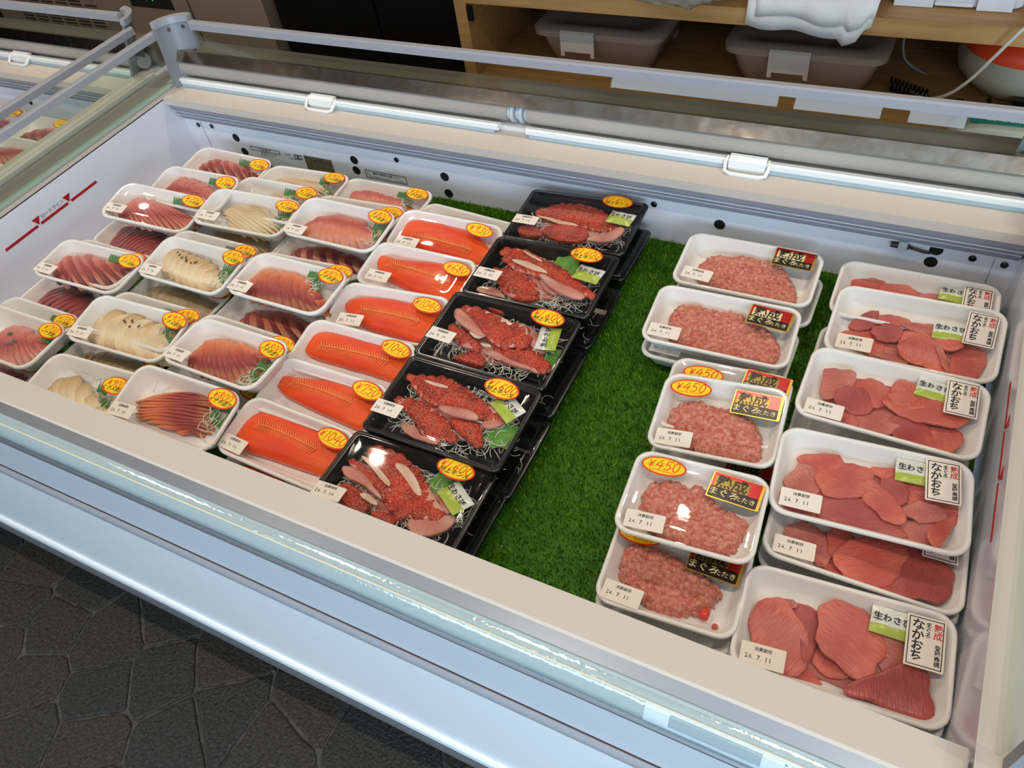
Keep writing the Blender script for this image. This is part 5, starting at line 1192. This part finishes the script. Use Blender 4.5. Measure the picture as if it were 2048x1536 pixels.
b = MB(); b.tube([(-.035 + .07 * t + .004, .018 - .035 * t + .011 * cos(t * 60), .013 + .011 * sin(t * 60)) for t in np.linspace(0, 1, 110)], .0022, 6); build('coil', b, mat('black_cable', (16, 15, 16), .3), T, True)
b = MB(); b.tube([(.037, -.016, .014), (.055, -.02, .006), (.075, -.005, .004), (.10, .0, .004)], .0024, 6); build('cable_end', b, MATS['black_cable'], T, True)
# sheets and the teal packet on the front of the lower shelf
def flat_pack(name, label, cat, x0, x1, y, d, t, m, skew=0.0, z=-.104):
    T = thing(name, label, cat, ((x0 + x1) / 2, y, z)); W = (x1 - x0) / 2
    for k in range(3):
        b = MB(); o = .0015 * (k - 1); b.loft([[(-W + o, -d / 2, k * t / 3), (W + o - skew, -d / 2, k * t / 3), (W + o, d / 2, k * t / 3), (-W + o + skew, d / 2, k * t / 3)], [(-W + o, -d / 2, (k + .92) * t / 3), (W + o - skew, -d / 2, (k + .92) * t / 3), (W + o, d / 2, (k + .92) * t / 3), (-W + o + skew, d / 2, (k + .92) * t / 3)]], 0, True, True, True)
        build('paper_sheet', b, m, T)
    return T
#flat_pack('paper_stack', 'long stack of pale bluish sheets on the lower shelf edge, seen through the rear glass', 'paper', -.60, -.262, 1.425, .045, .010, STRIPM)
#flat_pack('paper_stack', 'shorter stack of pale bluish sheets beside the long stack, seen through the rear glass', 'paper', -.228, -.078, 1.425, .038, .008, STRIPM)
#flat_pack('paper_stack', 'pale bluish sheets with a slanted end, half under the teal packet', 'paper', -.040, .060, 1.425, .045, .008, STRIPM, .015)
T = thing('tissue_packet', 'soft clear packet with teal print lying at the right end of the lower shelf edge', 'packet', (.155, 1.425, -.104))
b = MB(); nx, ny = 15, 9; v = []
for top in (0, 1):
    for j in range(ny):
        for i in range(nx):
            u, w_ = i / (nx - 1) * 2 - 1, j / (ny - 1) * 2 - 1; hh = .030 * (1 - u ** 6) * (1 - w_ ** 4) ** .5 if abs(w_) < 1 else 0
            v.append((u * .115, w_ * .036, (.003 + hh) if top else .0))
f = []
for top in (0, 1):
    for j in range(ny - 1):
        for i in range(nx - 1):
            o_ = top * nx * ny; q = (o_ + j * nx + i, o_ + j * nx + i + 1, o_ + (j + 1) * nx + i + 1, o_ + (j + 1) * nx + i); f.append(q if top else q[::-1])
o_ = nx * ny
f += [(i, i + 1, o_ + i + 1, o_ + i) for i in range(nx - 1)]
b.add(v, f); build('packet_film', b, mat('packet_pale', (178, 176, 160), .3), T, True)
b = MB(); b.box(-.085, .020, -.018, .016, .0335, .0342); build('teal_band', b, TEAL, T)
b = MB(); b.prism_y([(.028, .0335), (.034, .0342), (.098, .0342), (.092, .0335)], -.018, .016); build('teal_band', b, TEAL, T)
link('printed_text', text_mesh('Crecia', .024, mat('teal_white_print', (210, 225, 215), .4), .02), T, (-.035, -.002, .0346))
# beige machine at the far left
T = thing('beige_machine', 'beige floor-standing machine with slotted vents and a green display behind the cases', 'machine', (-2.25, 1.86, FZ))
b = MB(); b.prism_y([(-.62, 0), (-.62, 1.15), (.585, 1.15), (.585, 0)], -.26, .26); build('machine_body', b, BEIGE, T)
for r_ in range(12):
    for c_ in range(6):
        if (r_ + c_) % 5 == 4 and r_ > 8: continue
        b = MB(); x = -.50 + c_ * .068; z = .585 + r_ * .0105; b.box(x, x + .052, -.2615, -.258, z, z + .0045); build('vent_slot', b, BEIGED, T)
b = MB(); b.box(.06, .235, -.2615, -.2585, .685, .760); d_ = build('display_panel', b, DISPB, T)
link('printed_text', text_mesh('88', .045, LEDG, .02), d_, (.15, -.263, .722), (radians(90), 0, 0))
b = MB(); b.box(.30, .303, -.2615, -.2585, .05, 1.12); build('panel_seam', b, BEIGED, T)
link('printed_text', text_mesh('NOTICE', .012, BEIGED), T, (.09, -.262, .64), (radians(90), 0, 0)) if False else None
# black cabinet between the machine and the shelves
T = thing('black_cabinet', 'plain black cabinet between the beige machine and the wooden shelves', 'cabinet', (-1.30, 1.90, FZ))
b = MB(); b.box(-.34, .335, -.28, .28, 0, 1.5); build('cabinet_body', b, BLACKM, T)
b = MB(); b.box(-.33, -.004, -.288, -.28, .05, 1.45); build('cabinet_door', b, BLACKM, T); b = MB(); b.box(.004, .325, -.288, -.28, .05, 1.45); build('cabinet_door', b, BLACKM, T)
